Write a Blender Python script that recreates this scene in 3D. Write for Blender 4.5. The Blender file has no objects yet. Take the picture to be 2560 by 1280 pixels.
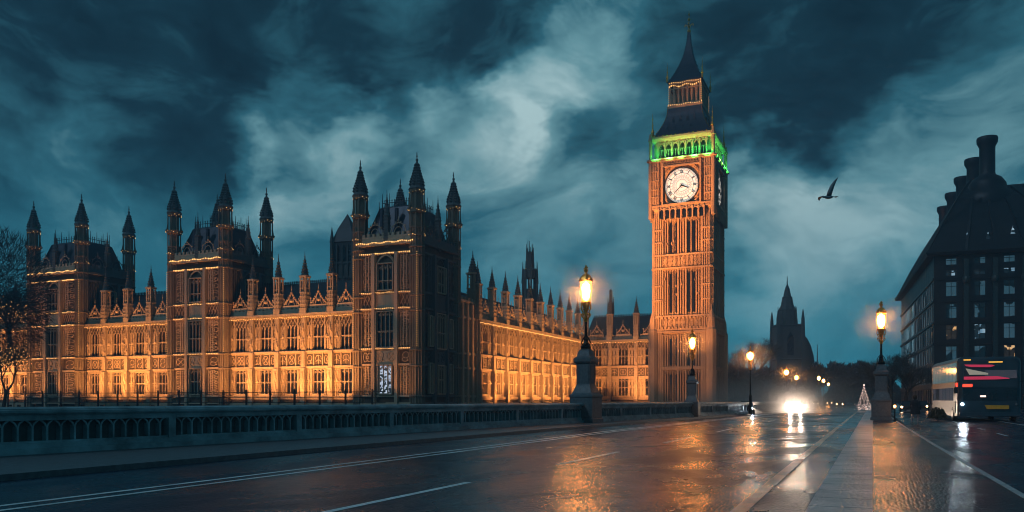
import bpy, math, random
from math import sin, cos, pi, radians, sqrt, atan2
from mathutils import Matrix, Vector
random.seed(7)
SC = bpy.context.scene
COL = SC.collection

# ------------------------------------------------------------------ camera
TH = radians(23.77); FPX = 2048.0; HZ = 1000.0; H = 1.6
CT, ST = cos(TH), sin(TH)
cd = bpy.data.cameras.new('camera'); cam = bpy.data.objects.new('camera', cd); COL.objects.link(cam)
cam.location = (0, 0, H); cam.rotation_euler = (pi/2, 0, TH)
cd.sensor_width = 36; cd.lens = 36*FPX/2560; cd.shift_y = (HZ-640)/2560
cd.clip_start = 0.1; cd.clip_end = 9000
SC.camera = cam

def P(u, d):                       # world x, y of picture column u at depth d
    xc = (u-1280)/FPX*d
    return (xc*CT - d*ST, xc*ST + d*CT)
def uX(u, Y):                      # x where column u meets the plane y = Y
    a = (u-1280)/FPX; d = Y/(a*ST+CT); return d*(a*CT-ST)
def uY(u, X):                      # y where column u meets the plane x = X
    a = (u-1280)/FPX; d = X/(a*CT-ST); return d*(a*ST+CT)

# ------------------------------------------------------------------ render settings
SC.view_settings.view_transform = 'Standard'; SC.view_settings.look = 'None'
SC.view_settings.exposure = 0; SC.view_settings.gamma = 1
SC.cycles.use_denoising = True
SC.cycles.max_bounces = 5; SC.cycles.diffuse_bounces = 2; SC.cycles.glossy_bounces = 3
SC.cycles.transmission_bounces = 3; SC.cycles.volume_bounces = 0; SC.cycles.transparent_max_bounces = 6
SC.cycles.sample_clamp_indirect = 3.0
SC.cycles.use_light_tree = True
SC.cycles.filter_width = 1.05

def lin(c):
    return tuple(((x/255)/12.92 if x/255 <= .04045 else ((x/255+.055)/1.055)**2.4) for x in c)

# ------------------------------------------------------------------ sky: night clouds by direction
class NT:
    def __init__(s, nt): s.nt = nt
    def n(s, t, **k):
        x = s.nt.nodes.new(t)
        for a, b in k.items(): setattr(x, a, b)
        return x
    def put(s, sock, v):
        if isinstance(v, bpy.types.NodeSocket): s.nt.links.new(v, sock)
        elif v is not None: sock.default_value = v
    def m(s, op, a, b=None, c=None, clamp=False):
        x = s.n('ShaderNodeMath', operation=op); x.use_clamp = clamp
        s.put(x.inputs[0], a); s.put(x.inputs[1], b)
        if c is not None: s.put(x.inputs[2], c)
        return x.outputs[0]
    def vm(s, op, a, b=None, out=0):
        x = s.n('ShaderNodeVectorMath', operation=op)
        s.put(x.inputs[0], a)
        if b is not None: s.put(x.inputs[1], b)
        return x.outputs['Value'] if op in ('DOT_PRODUCT', 'LENGTH') else x.outputs[0]
    def scale(s, a, k):
        x = s.n('ShaderNodeVectorMath', operation='SCALE'); s.put(x.inputs[0], a); s.put(x.inputs['Scale'], k); return x.outputs[0]
    def ramp01(s, x, a, b, smooth=True):
        r = s.n('ShaderNodeMapRange', interpolation_type='SMOOTHSTEP' if smooth else 'LINEAR')
        s.put(r.inputs['Value'], x); s.put(r.inputs['From Min'], a); s.put(r.inputs['From Max'], b)
        return r.outputs['Result']
    def noise(s, vec, scale, detail=5, rough=.55, color=False, dist=0):
        x = s.n('ShaderNodeTexNoise'); s.put(x.inputs['Vector'], vec); x.inputs['Scale'].default_value = scale
        x.inputs['Detail'].default_value = detail; x.inputs['Roughness'].default_value = rough
        x.inputs['Distortion'].default_value = dist
        return x.outputs['Color'] if color else x.outputs['Fac']
    def mix(s, f, a, b, mode='MIX'):
        x = s.n('ShaderNodeMix', data_type='RGBA', blend_type=mode)
        s.put(x.inputs['Factor'], f); s.put(x.inputs['A'], a if isinstance(a, bpy.types.NodeSocket) else (*a[:3], 1))
        s.put(x.inputs['B'], b if isinstance(b, bpy.types.NodeSocket) else (*b[:3], 1))
        return [o for o in x.outputs if o.type == 'RGBA'][0]
    def ramp(s, f, stops):
        x = s.n('ShaderNodeValToRGB'); s.put(x.inputs[0], f); e = x.color_ramp.elements
        while len(e) < len(stops): e.new(.5)
        for i, (p, c) in enumerate(stops): e[i].position = p; e[i].color = (*c[:3], 1)
        return x.outputs[0]

W = bpy.data.worlds.new('World'); SC.world = W; W.use_nodes = True
wn = NT(W.node_tree); W.node_tree.nodes.clear()
def pixdir(u, v):
    x, z = (u-1280)/FPX, (HZ-v)/FPX
    w = Vector((x*CT-ST, x*ST+CT, z)); return w.normalized()
tc = wn.n('ShaderNodeTexCoord')
D = wn.vm('NORMALIZE', tc.outputs['Generated'])
sep = wn.n('ShaderNodeSeparateXYZ'); wn.put(sep.inputs[0], D)
elev = sep.outputs['Z']
# clouds seen in perspective on a high layer are flatter near the horizon: stretch the lookup vertically
st = wn.n('ShaderNodeMapping'); wn.put(st.inputs['Vector'], D); st.inputs['Scale'].default_value = (1, 1, 1.7)
w1 = wn.vm('SUBTRACT', wn.noise(st.outputs[0], 3.2, 3, .5, True), (.5, .5, .5))
w2 = wn.vm('SUBTRACT', wn.noise(st.outputs[0], 11, 4, .6, True), (.5, .5, .5))
warp = wn.vm('ADD', wn.scale(w1, .20), wn.scale(w2, .12))
Dw = wn.vm('NORMALIZE', wn.vm('ADD', D, warp))
def lobe(u, v, r, w, soft=1.0, vec=None):
    """a patch of brighter (w > 0) or darker cloud around one direction of the sky"""
    c = pixdir(u, v); ang = r/FPX
    d = wn.vm('DOT_PRODUCT', vec if vec else Dw, tuple(c))
    return wn.m('MULTIPLY', wn.ramp01(d, cos(ang), cos(ang*(1-soft))), w)
lobes = [(1500, 30, 170, .16), (1420, 140, 170, .20), (1330, 260, 150, .24), (1240, 330, 130, .12), (1180, 330, 190, .22), (980, 360, 200, .24), (770, 300, 220, .18),
         (690, 440, 150, .24), (860, 300, 120, .10), (640, 230, 170, .09), (1560, 420, 240, .12), (1250, 520, 240, .14), (870, 540, 200, .08), (1940, 600, 230, .30), (2050, 660, 300, .24), (2250, 560, 200, .08),
         (2100, 540, 200, .08), (90, 360, 180, .10), (2440, 350, 240, .16), (2330, 480, 220, .12), (2530, 120, 200, .07), (1480, 640, 300, .14), (1200, 700, 300, .12),
         (180, 480, 240, .09), (1650, 600, 180, .10),
         (1470, 390, 130, -.10), (1930, 230, 330, -.15), (300, 120, 380, -.15), (700, 60, 260, -.13), (2240, 120, 260, -.08), (330, 380, 150, -.08),
         (560, 340, 110, -.07), (1020, 150, 240, -.08), (1780, 440, 140, -.06), (1200, 60, 160, -.08)]
tot = None
for L in lobes:
    x = lobe(*L); tot = x if tot is None else wn.m('ADD', tot, x)
n1 = wn.noise(st.outputs[0], 4.0, 6, .55, dist=.35)
n2 = wn.noise(wn.vm('ADD', st.outputs[0], wn.scale(w1, .35)), 9, 10, .66, dist=.25)
st3 = wn.n('ShaderNodeMapping'); wn.put(st3.inputs['Vector'], wn.vm('ADD', D, wn.scale(w1, .25))); st3.inputs['Scale'].default_value = (1, 1, 3.2); st3.inputs['Rotation'].default_value = (0, .35, 0)
n3 = wn.noise(st3.outputs[0], 17, 8, .66)
nn = wn.m('ADD', wn.m('MULTIPLY', wn.m('SUBTRACT', n1, .5), .50), wn.m('ADD', wn.m('MULTIPLY', wn.m('SUBTRACT', n2, .5), .58), wn.m('MULTIPLY', wn.m('SUBTRACT', n3, .5), .17)))
val = wn.m('ADD', wn.m('ADD', .35, nn), tot)
skyc = wn.ramp(val, [(0.0, lin((9, 25, 36))), (.22, lin((20, 50, 64))), (.45, lin((48, 102, 119))), (.68, lin((108, 157, 168))), (.95, lin((180, 212, 216)))])
hor = wn.ramp(wn.m('ADD', wn.m('MULTIPLY', n1, .35), wn.m('MULTIPLY', n2, .30)), [(.15, lin((22, 104, 130))), (.36, lin((50, 140, 164))), (.55, lin((104, 184, 200)))])
hz_f = wn.m('MULTIPLY', wn.ramp01(elev, .30, .04), .78)
skyc = wn.mix(hz_f, skyc, hor)
bgn = wn.n('ShaderNodeBackground'); wn.put(bgn.inputs['Color'], skyc); bgn.inputs['Strength'].default_value = 1.0
wo = wn.n('ShaderNodeOutputWorld'); W.node_tree.links.new(bgn.outputs[0], wo.inputs['Surface'])

# added fill sun brightening kerb and road lines, from behind the camera's left shoulder
ml = bpy.data.lights.new('fill_sun', 'SUN'); ml.energy = .55; ml.color = (.55, .80, 1.0); ml.angle = radians(6)
mo_ = bpy.data.objects.new('fill_sun', ml); COL.objects.link(mo_); mo_.rotation_euler = Vector((.45, .62, -.64)).to_track_quat('-Z', 'Y').to_euler()

# ------------------------------------------------------------------ materials
MATS = {}
def new_mat(name):
    m = bpy.data.materials.new(name); m.use_nodes = True
    t = NT(m.node_tree); b = m.node_tree.nodes['Principled BSDF']
    MATS[name] = m
    return m, t, b
def simple(name, col, rough=.7, metal=0, var=.25, scale=3.0, bump=0, bscale=20, spec=None):
    m, t, b = new_mat(name)
    co = t.n('ShaderNodeTexCoord').outputs['Object']
    n = t.noise(co, scale, 6, .6)
    lo = tuple(c*(1-var) for c in col); hi = tuple(min(1, c*(1+var)) for c in col)
    t.put(b.inputs['Base Color'], t.ramp(n, [(.3, lo), (.7, hi)]))
    b.inputs['Roughness'].default_value = rough; b.inputs['Metallic'].default_value = metal
    if spec is not None: b.inputs['Specular IOR Level'].default_value = spec
    if bump:
        bn = t.n('ShaderNodeBump'); bn.inputs['Strength'].default_value = bump; bn.inputs['Distance'].default_value = .05
        t.put(bn.inputs['Height'], t.noise(co, bscale, 5, .6)); t.put(b.inputs['Normal'], bn.outputs[0])
    return m
def glow(name, col, strength):
    m, t, b = new_mat(name)
    b.inputs['Base Color'].default_value = (*[c*.6 for c in col], 1)
    b.inputs['Emission Color'].default_value = (*col, 1); b.inputs['Emission Strength'].default_value = strength
    return m
def stone_mat(name, col, stain=.55):
    m, t, b = new_mat(name)
    g = t.n('ShaderNodeNewGeometry').outputs['Position']
    big = t.noise(g, .22, 5, .6)
    mp = t.n('ShaderNodeMapping'); t.put(mp.inputs['Vector'], g); mp.inputs['Scale'].default_value = (1.6, 1.6, .14)
    streak = t.noise(mp.outputs[0], 1.3, 6, .65)
    fine = t.noise(g, 4.5, 5, .6)
    base = t.ramp(fine, [(.25, tuple(c*.72 for c in col)), (.75, tuple(c*1.15 for c in col))])
    base = t.mix(t.m('MULTIPLY', t.ramp01(streak, .5, .72), stain), base, tuple(c*.30 for c in col))
    base = t.mix(t.m('MULTIPLY', t.ramp01(big, .5, .75), .35), base, (col[0]*.75, col[1]*.62, col[2]*.5))
    t.put(b.inputs['Base Color'], base); b.inputs['Roughness'].default_value = .85
    b.inputs['Specular IOR Level'].default_value = .25
    bn = t.n('ShaderNodeBump'); bn.inputs['Strength'].default_value = .5; bn.inputs['Distance'].default_value = .12
    t.put(bn.inputs['Height'], t.noise(g, 3.0, 6, .65)); t.put(b.inputs['Normal'], bn.outputs[0])
    return m
stone_mat('limestone', (.42, .34, .25))
stone_mat('tower_stone', (.46, .33, .22), .55)
stone_mat('shade_stone', (.085, .065, .05), .3)  # stone with the shade of recesses and unlit walls put into its colour
stone_mat('dimmed_stone', (.20, .165, .125), .5)  # limestone darkened in colour for turrets that should look less floodlit
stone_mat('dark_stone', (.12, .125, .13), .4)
stone_mat('church_stone', (.10, .105, .11), .3)
simple('slate', (.022, .026, .038), .55, 0, .4, 1.2, .3, 6)
simple('iron_roof', (.028, .03, .05), .45, .3, .3, 1.0)
simple('leaded_glass', (.008, .013, .026), .12, 0, .4, .8)
simple('black_iron', (.012, .013, .015), .35, .6, .3, 8)
simple('green_iron', (.035, .055, .058), .5, .3, .3, 3, .15, 30)
simple('parapet_paint', (.22, .30, .33), .5, .1, .5, 1.3, .3, 18)
simple('gold_leaf', (.72, .33, .06), .32, .85, .2, 9)
simple('granite', (.085, .10, .115), .5, 0, .3, 6, .2, 30)
simple('clay_bronze', (.016, .018, .025), .5, .3, .3, .8)
simple('bark', (.03, .026, .022), .9, 0, .4, 4, .4, 10)
simple('twig', (.035, .045, .05), .9, 0, .35, 1.5)
simple('evergreen', (.025, .04, .03), .9, 0, .4, 1.5)
simple('rubber', (.012, .012, .013), .8)
simple('black_paint', (.012, .016, .024), .25, .2, .2, 2)
simple('silver_paint', (.25, .26, .28), .3, .6, .1, 2)
simple('bus_paint', (.022, .05, .075), .28, .1, .3, 1)
simple('bus_panel', (.10, .13, .15), .4, 0, .2, 2)
glow('bus_red_glare', (.9, .06, .15), .38)  # red reflection in the bus windscreen, put in as a glow
glow('bus_cream_glare', (.8, .78, .62), .2)  # pale reflection in the bus windscreen, put in as a glow
simple('plate_yellow', (.62, .33, .03), .5, 0, .1, 4)
simple('coat', (.016, .018, .024), .9, 0, .3, 10)
simple('skin', (.42, .26, .19), .6, 0, .1, 10)
simple('hair', (.02, .014, .01), .7, 0, .2, 20)
simple('trouser', (.30, .22, .22), .9, 0, .2, 10)
simple('gull', (.22, .24, .27), .8, 0, .3, 4)
simple('numeral_black', (.01, .01, .012), .6)
glow('clock_opal', (1.0, .93, .80), .78)
glow('lamp_bulb', (1.0, .50, .17), 330)
def lamp_pane(name, col, e):
    m, t, b = new_mat(name); t.nt.nodes.remove(b)
    tr = t.n('ShaderNodeBsdfTransparent'); tr.inputs[0].default_value = (1, .72, .42, 1)
    em = t.n('ShaderNodeEmission'); em.inputs[0].default_value = (*col, 1); em.inputs[1].default_value = e
    ad = t.n('ShaderNodeMixShader'); ad.inputs[0].default_value = .5
    t.nt.links.new(tr.outputs[0], ad.inputs[1]); t.nt.links.new(em.outputs[0], ad.inputs[2])
    t.nt.links.new(ad.outputs[0], t.nt.nodes['Material Output'].inputs[0])
lamp_pane('lamp_glass', (1.0, .36, .06), 1.9); lamp_pane('lamp_glass_hot', (1.0, .50, .20), 2.6)
glow('headlight_white', (1.0, .74, .52), 70)
glow('headlight_cool', (.75, .9, 1.0), 16)
glow('tail_red', (1.0, .06, .03), 2)
glow('marker_amber', (1.0, .50, .08), 1.1)
glow('fairy_warm', (1.0, .52, .16), 1.7)
glow('fairy_tree', (1.0, .46, .13), 1.1)
glow('fairy_white', (1.0, .66, .56), 1.8)
glow('far_light', (1.0, .52, .24), 40)
glow('flood_lens', (1.0, .55, .18), 20)

# clear-lamp housing stays dark; road surfaces are wet
def wet(name, col, r0, r1, cell, strength, dist, stretch=.34, spec=.5, joint=0):
    m, t, b = new_mat(name)
    g = t.n('ShaderNodeNewGeometry').outputs['Position']
    big = t.noise(g, .16, 4, .55); fine = t.noise(g, 40, 4, .6)
    t.put(b.inputs['Base Color'], t.ramp(t.noise(g, 1.1, 6, .65), [(.3, tuple(c*.65 for c in col)), (.7, tuple(c*1.35 for c in col))]))
    if joint:                                                 # open joints between the slabs
        sx = t.n('ShaderNodeSeparateXYZ'); t.put(sx.inputs[0], t.vm('ADD', g, t.scale(t.vm('SUBTRACT', t.noise(g, 1.5, 3, .6, True), (.5, .5, .5)), .05)))
        jm = t.m('LESS_THAN', t.m('FRACT', t.m('DIVIDE', sx.outputs[1], joint)), .035)
        old = b.inputs['Base Color'].links[0].from_socket; t.put(b.inputs['Base Color'], t.mix(jm, old, (.008, .008, .01)))
    mp = t.n('ShaderNodeMapping'); t.put(mp.inputs['Vector'], g); mp.inputs['Scale'].default_value = (1, .45, 1)
    pud = t.noise(mp.outputs[0], .33, 5, .6, dist=.6)
    r = t.n('ShaderNodeMapRange'); t.put(r.inputs['Value'], pud); r.inputs['From Min'].default_value = .38; r.inputs['From Max'].default_value = .62
    r.inputs['To Min'].default_value = r0; r.inputs['To Max'].default_value = r1
    t.put(b.inputs['Roughness'], r.outputs['Result'])
    sp_ = t.n('ShaderNodeMapRange'); t.put(sp_.inputs['Value'], pud); sp_.inputs['From Min'].default_value = .40; sp_.inputs['From Max'].default_value = .60; sp_.inputs['To Min'].default_value = spec; sp_.inputs['To Max'].default_value = spec*.32
    t.put(b.inputs['Specular IOR Level'], sp_.outputs['Result'])
    v = t.n('ShaderNodeTexVoronoi', feature='F1'); v.inputs['Scale'].default_value = 1/cell
    v.inputs['Randomness'].default_value = .75
    wob = t.vm('ADD', g, t.scale(t.vm('SUBTRACT', t.noise(g, 3, 3, .5, True), (.5, .5, .5)), .10))
    sc_ = t.n('ShaderNodeMapping'); t.put(sc_.inputs['Vector'], wob); sc_.inputs['Scale'].default_value = (1, stretch, 1); t.put(v.inputs['Vector'], sc_.outputs[0])
    hgt = t.m('ADD', t.m('MULTIPLY', t.m('POWER', v.outputs['Distance'], 2.0), -1.0), t.m('MULTIPLY', fine, .05))
    bn = t.n('ShaderNodeBump'); bn.inputs['Distance'].default_value = dist
    sm = t.n('ShaderNodeMapRange'); t.put(sm.inputs['Value'], pud); sm.inputs['From Min'].default_value = .40; sm.inputs['From Max'].default_value = .60
    sm.inputs['To Min'].default_value = strength*.6; sm.inputs['To Max'].default_value = strength
    t.put(bn.inputs['Strength'], sm.outputs['Result'])
    t.put(bn.inputs['Height'], hgt); t.put(b.inputs['Normal'], bn.outputs[0])
    return m, t, b
wet('wet_asphalt', (.008, .024, .050), .16, .34, .052, 1.0, .0105)
wet('wet_kerb', (.62, .50, .48), .30, .50, .075, 1.0, .015, spec=1.0, joint=1.1)
wet('wet_paving', (.035, .035, .045), .16, .30, .055, 1.0, .012, spec=.42, joint=.95)
wet('wet_paint', (.88, .90, .90), .3, .45, .085, .5, .03, spec=1.0)
wet('wet_yellow', (.92, .52, .34), .24, .38, .075, 1.0, .016, spec=1.0)
for n_, mt_ in (('wet_paint', .25), ('wet_yellow', .55), ('wet_kerb', .12)): MATS[n_].node_tree.nodes['Principled BSDF'].inputs['Metallic'].default_value = mt_
simple('soil', (.03, .033, .033), .95, 0, .3, .2)
m_, t_, b_ = new_mat('river'); b_.inputs['Base Color'].default_value = (.006, .012, .016, 1); b_.inputs['Roughness'].default_value = .12
bn_ = t_.n('ShaderNodeBump'); bn_.inputs['Strength'].default_value = .4; bn_.inputs['Distance'].default_value = .4
t_.put(bn_.inputs['Height'], t_.noise(t_.n('ShaderNodeNewGeometry').outputs['Position'], .5, 4, .6)); t_.put(b_.inputs['Normal'], bn_.outputs[0])
def lit_window(name, c1, c2, strength, thr, scale):
    """a window at night: dark glass with the lit fittings of the room behind it"""
    m, t, b = new_mat(name)
    co = t.n('ShaderNodeTexCoord').outputs['Object']
    b.inputs['Base Color'].default_value = (.012, .022, .035, 1); b.inputs['Roughness'].default_value = .08
    oi = t.n('ShaderNodeObjectInfo'); co = t.vm('ADD', co, t.scale(t.vm('ADD', (1, .7, .3), (0, 0, 0)), t.m('MULTIPLY', oi.outputs['Random'], 37.0)))
    v = t.n('ShaderNodeTexVoronoi', distance='CHEBYCHEV'); v.inputs['Scale'].default_value = scale; t.put(v.inputs['Vector'], co)
    sp = t.n('ShaderNodeSeparateColor'); t.put(sp.inputs[0], v.outputs['Color'])
    on = t.m('GREATER_THAN', sp.outputs[0], thr)
    room = t.noise(co, .5, 2, .5)
    e = t.mix(sp.outputs[1], c1, c2)
    t.put(b.inputs['Emission Color'], e)
    t.put(b.inputs['Emission Strength'], t.m('ADD', t.m('MULTIPLY', on, strength), t.m('MULTIPLY', room, .035)))
    return m
lit_window('office_cool', (.22, .42, .6), (.45, .66, .8), .6, .70, 1.5)
lit_window('office_warm', (1.0, .5, .16), (1.0, .66, .34), .75, .80, 1.7)
lit_window('lattice_lit', (.7, .8, .95), (.5, .6, .8), .8, .45, 3.2)
lit_window('office_dim', (.06, .16, .22), (.09, .2, .28), .35, .35, .45)
lit_window('office_strip', (.40, .54, .60), (.22, .36, .46), .36, .25, .35)
lit_window('bus_glass', (.16, .40, .46), (.30, .50, .54), .24, .12, .5)
lit_window('bus_glass_dark', (.2, .26, .34), (.34, .30, .38), .10, .3, .6)

# ------------------------------------------------------------------ mesh builder and object helpers
JR = random.Random(3)
class MB:
    def __init__(s): s.v = []; s.f = []; s.mi = []; s.cur = 0; s.M = None
    def add(s, vs, fs):
        o = len(s.v)
        if s.M is not None: vs = [tuple(s.M @ Vector(p)) for p in vs]
        s.v += vs
        for f in fs: s.f.append(tuple(i+o for i in f)); s.mi.append(s.cur)
    def box(s, x0, x1, y0, y1, z0, z1):
        e = [JR.uniform(-.002, .002) for _ in range(6)]
        x0 += e[0]; x1 += e[1]; y0 += e[2]; y1 += e[3]; z0 += e[4]; z1 += e[5]
        s.add([(x0,y0,z0),(x1,y0,z0),(x1,y1,z0),(x0,y1,z0),(x0,y0,z1),(x1,y0,z1),(x1,y1,z1),(x0,y1,z1)],
              [(3,2,1,0),(4,5,6,7),(0,1,5,4),(1,2,6,5),(2,3,7,6),(3,0,4,7)])
    def bbox(s, x0, x1, y0, y1, z0, z1, b=.03):
        """box with bevelled vertical and top edges"""
        loop = lambda i, z: [(x0+i+b,y0+i,z),(x1-i-b,y0+i,z),(x1-i,y0+i+b,z),(x1-i,y1-i-b,z),(x1-i-b,y1-i,z),(x0+i+b,y1-i,z),(x0+i,y1-i-b,z),(x0+i,y0+i+b,z)]
        s.loft([loop(0, z0), loop(0, z1-b), loop(b, z1)])
    def loft(s, loops, caps=True):
        n = len(loops[0]); vs = [p for l in loops for p in l]; fs = []
        for k in range(len(loops)-1):
            for i in range(n):
                j = (i+1) % n; fs.append((k*n+i, k*n+j, (k+1)*n+j, (k+1)*n+i))
        if caps: fs.append(tuple(reversed(range(n)))); fs.append(tuple(range((len(loops)-1)*n, len(loops)*n)))
        s.add(vs, fs)
    def lathe(s, cx, cy, prof, n=8, rot=0):
        """prof: (radius, z)"""
        s.loft([[(cx+max(r,.001)*cos(2*pi*i/n+rot), cy+max(r,.001)*sin(2*pi*i/n+rot), z) for i in range(n)] for r, z in prof])
    def sqloft(s, cx, cy, prof):
        """prof: (half x, half y, z)"""
        s.loft([[(cx-a,cy-b,z),(cx+a,cy-b,z),(cx+a,cy+b,z),(cx-a,cy+b,z)] for a, b, z in prof])
    def prism(s, poly, y0, y1):
        s.loft([[(x, y0, z) for x, z in poly], [(x, y1, z) for x, z in poly]])
    def bar(s, p, q, r, r2=None, n=4):
        p, q = Vector(p), Vector(q); d = q-p
        if d.length < 1e-5: return
        d.normalize(); a = d.cross(Vector((0, 0, 1)))
        if a.length < .05: a = d.cross(Vector((1, 0, 0)))
        a.normalize(); b = d.cross(a); r2 = r if r2 is None else r2
        l = lambda c, rr: [tuple(c + (a*cos(2*pi*i/n+pi/4) + b*sin(2*pi*i/n+pi/4))*rr) for i in range(n)]
        s.loft([l(p, r), l(q, r2)])
    def path(s, pts, r, n=4):
        for a, b in zip(pts, pts[1:]): s.bar(a, b, r, None, n)
    def ball(s, c, r, n=6, k=4, sz=1):
        s.loft([[(c[0]+r*sin(pi*(j+.04)/(k+.08))*cos(2*pi*i/n), c[1]+r*sin(pi*(j+.04)/(k+.08))*sin(2*pi*i/n), c[2]-r*sz*cos(pi*(j+.04)/(k+.08))) for i in range(n)] for j in range(k+1)])
    def arch(s, x0, x1, zs, h, y, r, n=6):
        """pointed arch bar springing at zs"""
        c = (x0+x1)/2; w = (x1-x0)/2
        for sg, e in ((1, x0), (-1, x1)):
            pts = []
            for i in range(n+1):
                t = i/n; pts.append((e+sg*w*(t**1.6), y, zs+h*(1-(1-t)**1.7)))
            s.path(pts, r)
    def build(s, name, mats, parent=None, smooth=False):
        me = bpy.data.meshes.new(name); me.from_pydata(s.v, [], s.f); 
        if not isinstance(mats, (list, tuple)): mats = [mats]
        for m in mats: me.materials.append(MATS[m])
        if len(mats) > 1: me.polygons.foreach_set('material_index', s.mi)
        if smooth: me.polygons.foreach_set('use_smooth', [True]*len(me.polygons))
        me.update()
        o = bpy.data.objects.new(name, me); COL.objects.link(o)
        if parent is not None: o.parent = parent
        return o
def tag(o, label=None, cat=None, group=None, kind=None):
    if label: o['label'] = label
    if cat: o['category'] = cat
    if group: o['group'] = group
    if kind: o['kind'] = kind
    return o
def thing(name, label, cat, loc=(0, 0, 0), rz=0, group=None):
    o = bpy.data.objects.new(name, None); COL.objects.link(o); o.location = loc; o.rotation_euler = (0, 0, rz); o.empty_display_size = .3
    return tag(o, label, cat, group)
def dup_tree(src, loc=None, rz=None, scale=None, label=None, parent=None):
    c = src.copy(); COL.objects.link(c)
    if parent is not None: c.parent = parent
    if loc is not None: c.location = loc
    if rz is not None: c.rotation_euler = (0, 0, rz)
    if scale is not None: c.scale = scale if isinstance(scale, tuple) else (scale,)*3
    if label: c['label'] = label
    for ch in list(src.children): dup_tree(ch, parent=c)
    return c
def dup(src, loc, rz=0, parent=None, scale=None):
    c = src.copy(); COL.objects.link(c); c.parent = parent; c.location = loc; c.rotation_euler = (0, 0, rz)
    if scale: c.scale = scale
    return c
def spot(loc, target, power, col, angle, blend=.4, size=.3, parent=None):
    l = bpy.data.lights.new('flood_light', 'SPOT'); l.energy = power; l.color = col; l.spot_size = radians(angle); l.spot_blend = blend; l.shadow_soft_size = size
    o = bpy.data.objects.new('flood_light', l); COL.objects.link(o); o.location = loc
    o.rotation_euler = (Vector(target)-Vector(loc)).to_track_quat('-Z', 'Y').to_euler()
    return o
def area(loc, target, sx, sy, power, col, spread=180):
    l = bpy.data.lights.new('area_light', 'AREA'); l.shape = 'RECTANGLE'; l.size = sx; l.size_y = sy; l.energy = power; l.color = col; l.spread = radians(spread)
    o = bpy.data.objects.new('area_light', l); COL.objects.link(o); o.location = loc
    o.rotation_euler = (Vector(target)-Vector(loc)).to_track_quat('-Z', 'Y').to_euler()
    return o

# ------------------------------------------------------------------ gothic palace on the far bank
YF = 122.0
RX, RY = -110.0, 122.0
palace = thing('gothic_palace', 'long floodlit gothic stone palace with spired towers beyond the bridge parapet', 'palace', (RX, RY, 0))
def place(o, x, y, rz=0, z=0): o.location = (x-RX, y-RY, z); o.rotation_euler = (0, 0, rz); return o
RR = random.Random(11)

def make_window(name, w, h, lights, transoms=(.5,), head=.22, parent=None, r=.055):
    mb = MB(); mb.cur = 1
    mb.box(-w/2, w/2, .40, .46, 0, h)
    mb.cur = 0
    for k in range(lights+1):
        x = -w/2 + w*k/lights; mb.box(x-r, x+r, .10, .38, 0, h)
    for t in transoms: mb.box(-w/2, w/2, .08, .36, h*t-r*1.1, h*t+r*1.1)
    mb.box(-w/2-.12, w/2+.12, -.16, .35, -.16, .06); mb.box(-w/2, w/2, -.1, .38, h-.08, h+.1)
    lw = w/lights; zs = h*(1-head)
    for k in range(lights):
        x0 = -w/2+lw*k; mb.arch(x0, x0+lw, zs, h*head*.62, .2, r*.7, 5)
        for t in transoms: mb.arch(x0, x0+lw, h*t-.55*lw-.1, .5*lw, .2, r*.55, 4)
        if k < lights-1: mb.arch(x0+lw*.5, x0+lw*1.5, zs+h*head*.35, h*head*.5, .2, r*.6, 4)
    # hood mould
    mb.box(-w/2-.22, -w/2-.06, -.22, .1, h*.0, h); mb.box(w/2+.06, w/2+.22, -.22, .1, 0, h)
    return mb.build(name, ['limestone', 'leaded_glass'], parent)

def scroll(mb, x0, x1, z0, z1, kind, y=-.10, r=.075):
    cx, cz, w, h = (x0+x1)/2, (z0+z1)/2, (x1-x0)*.40, (z1-z0)*.40
    A = lambda ox, oz, a0, a1, rx, rz, n=9: mb.path([(cx+ox*w+rx*w*cos(a0+(a1-a0)*i/n), y, cz+oz*h+rz*h*sin(a0+(a1-a0)*i/n)) for i in range(n+1)], r)
    if kind == 0: A(0, .48, -.4*pi, 1.1*pi, .75, .5); A(0, -.48, .6*pi, 2.1*pi, .75, .5)
    elif kind == 1: A(0, .0, 0, 2*pi, .9, .9, 12); mb.bar((cx-w*.6, y, cz-h*.6), (cx+w*.6, y, cz+h*.6), r); mb.bar((cx-w*.6, y, cz+h*.6), (cx+w*.6, y, cz-h*.6), r)
    elif kind == 2: A(-.45, 0, .2*pi, 1.8*pi, .5, .85); A(.45, 0, -.8*pi, .8*pi, .5, .85); A(0, 0, 0, 2*pi, .3, .3, 8)
    elif kind == 3:
        for sx in (-1, 1): A(.5*sx, .45, 0, 2*pi, .42, .42, 8); A(.5*sx, -.45, 0, 2*pi, .42, .42, 8)
    elif kind == 4: A(0, .2, -.1*pi, 1.1*pi, .9, .7); mb.bar((cx, y, cz-h), (cx, y, cz+h*.9), r*1.2); A(0, -.6, .1*pi, .9*pi, .8, .5)
    else: A(.1, .3, -.5*pi, 1.4*pi, .7, .6); A(-.1, -.5, .4*pi, 2.2*pi, .6, .4); mb.ball((cx+w*.5, y, cz-h*.6), r*2.4)

def net_band(mb, x0, x1, z0, z1, pitch, rows, y=-.12, r=.055):
    n = max(1, round((x1-x0)/pitch)); p = (x1-x0)/n; hh = (z1-z0)/rows
    for j in range(rows):
        off = p/2 if j % 2 else 0
        for i in range(n - (1 if j % 2 else 0)):
            a = x0+off+i*p
            mb.path([(a+p*t, y, z0+hh*j + hh*1.05*(1-abs(2*t-1)**2.2)) for t in (0, .12, .3, .5, .7, .88, 1)], r)

def beads(mb, x0, x1, z, y, pitch, r, wave=0):
    n = int((x1-x0)/pitch)
    for i in range(n+1):
        x = x0+(x1-x0)*i/n; mb.ball((x, y, z+wave*sin(i*.9)), r*RR.uniform(.7, 1.2), 5, 3)

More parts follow.
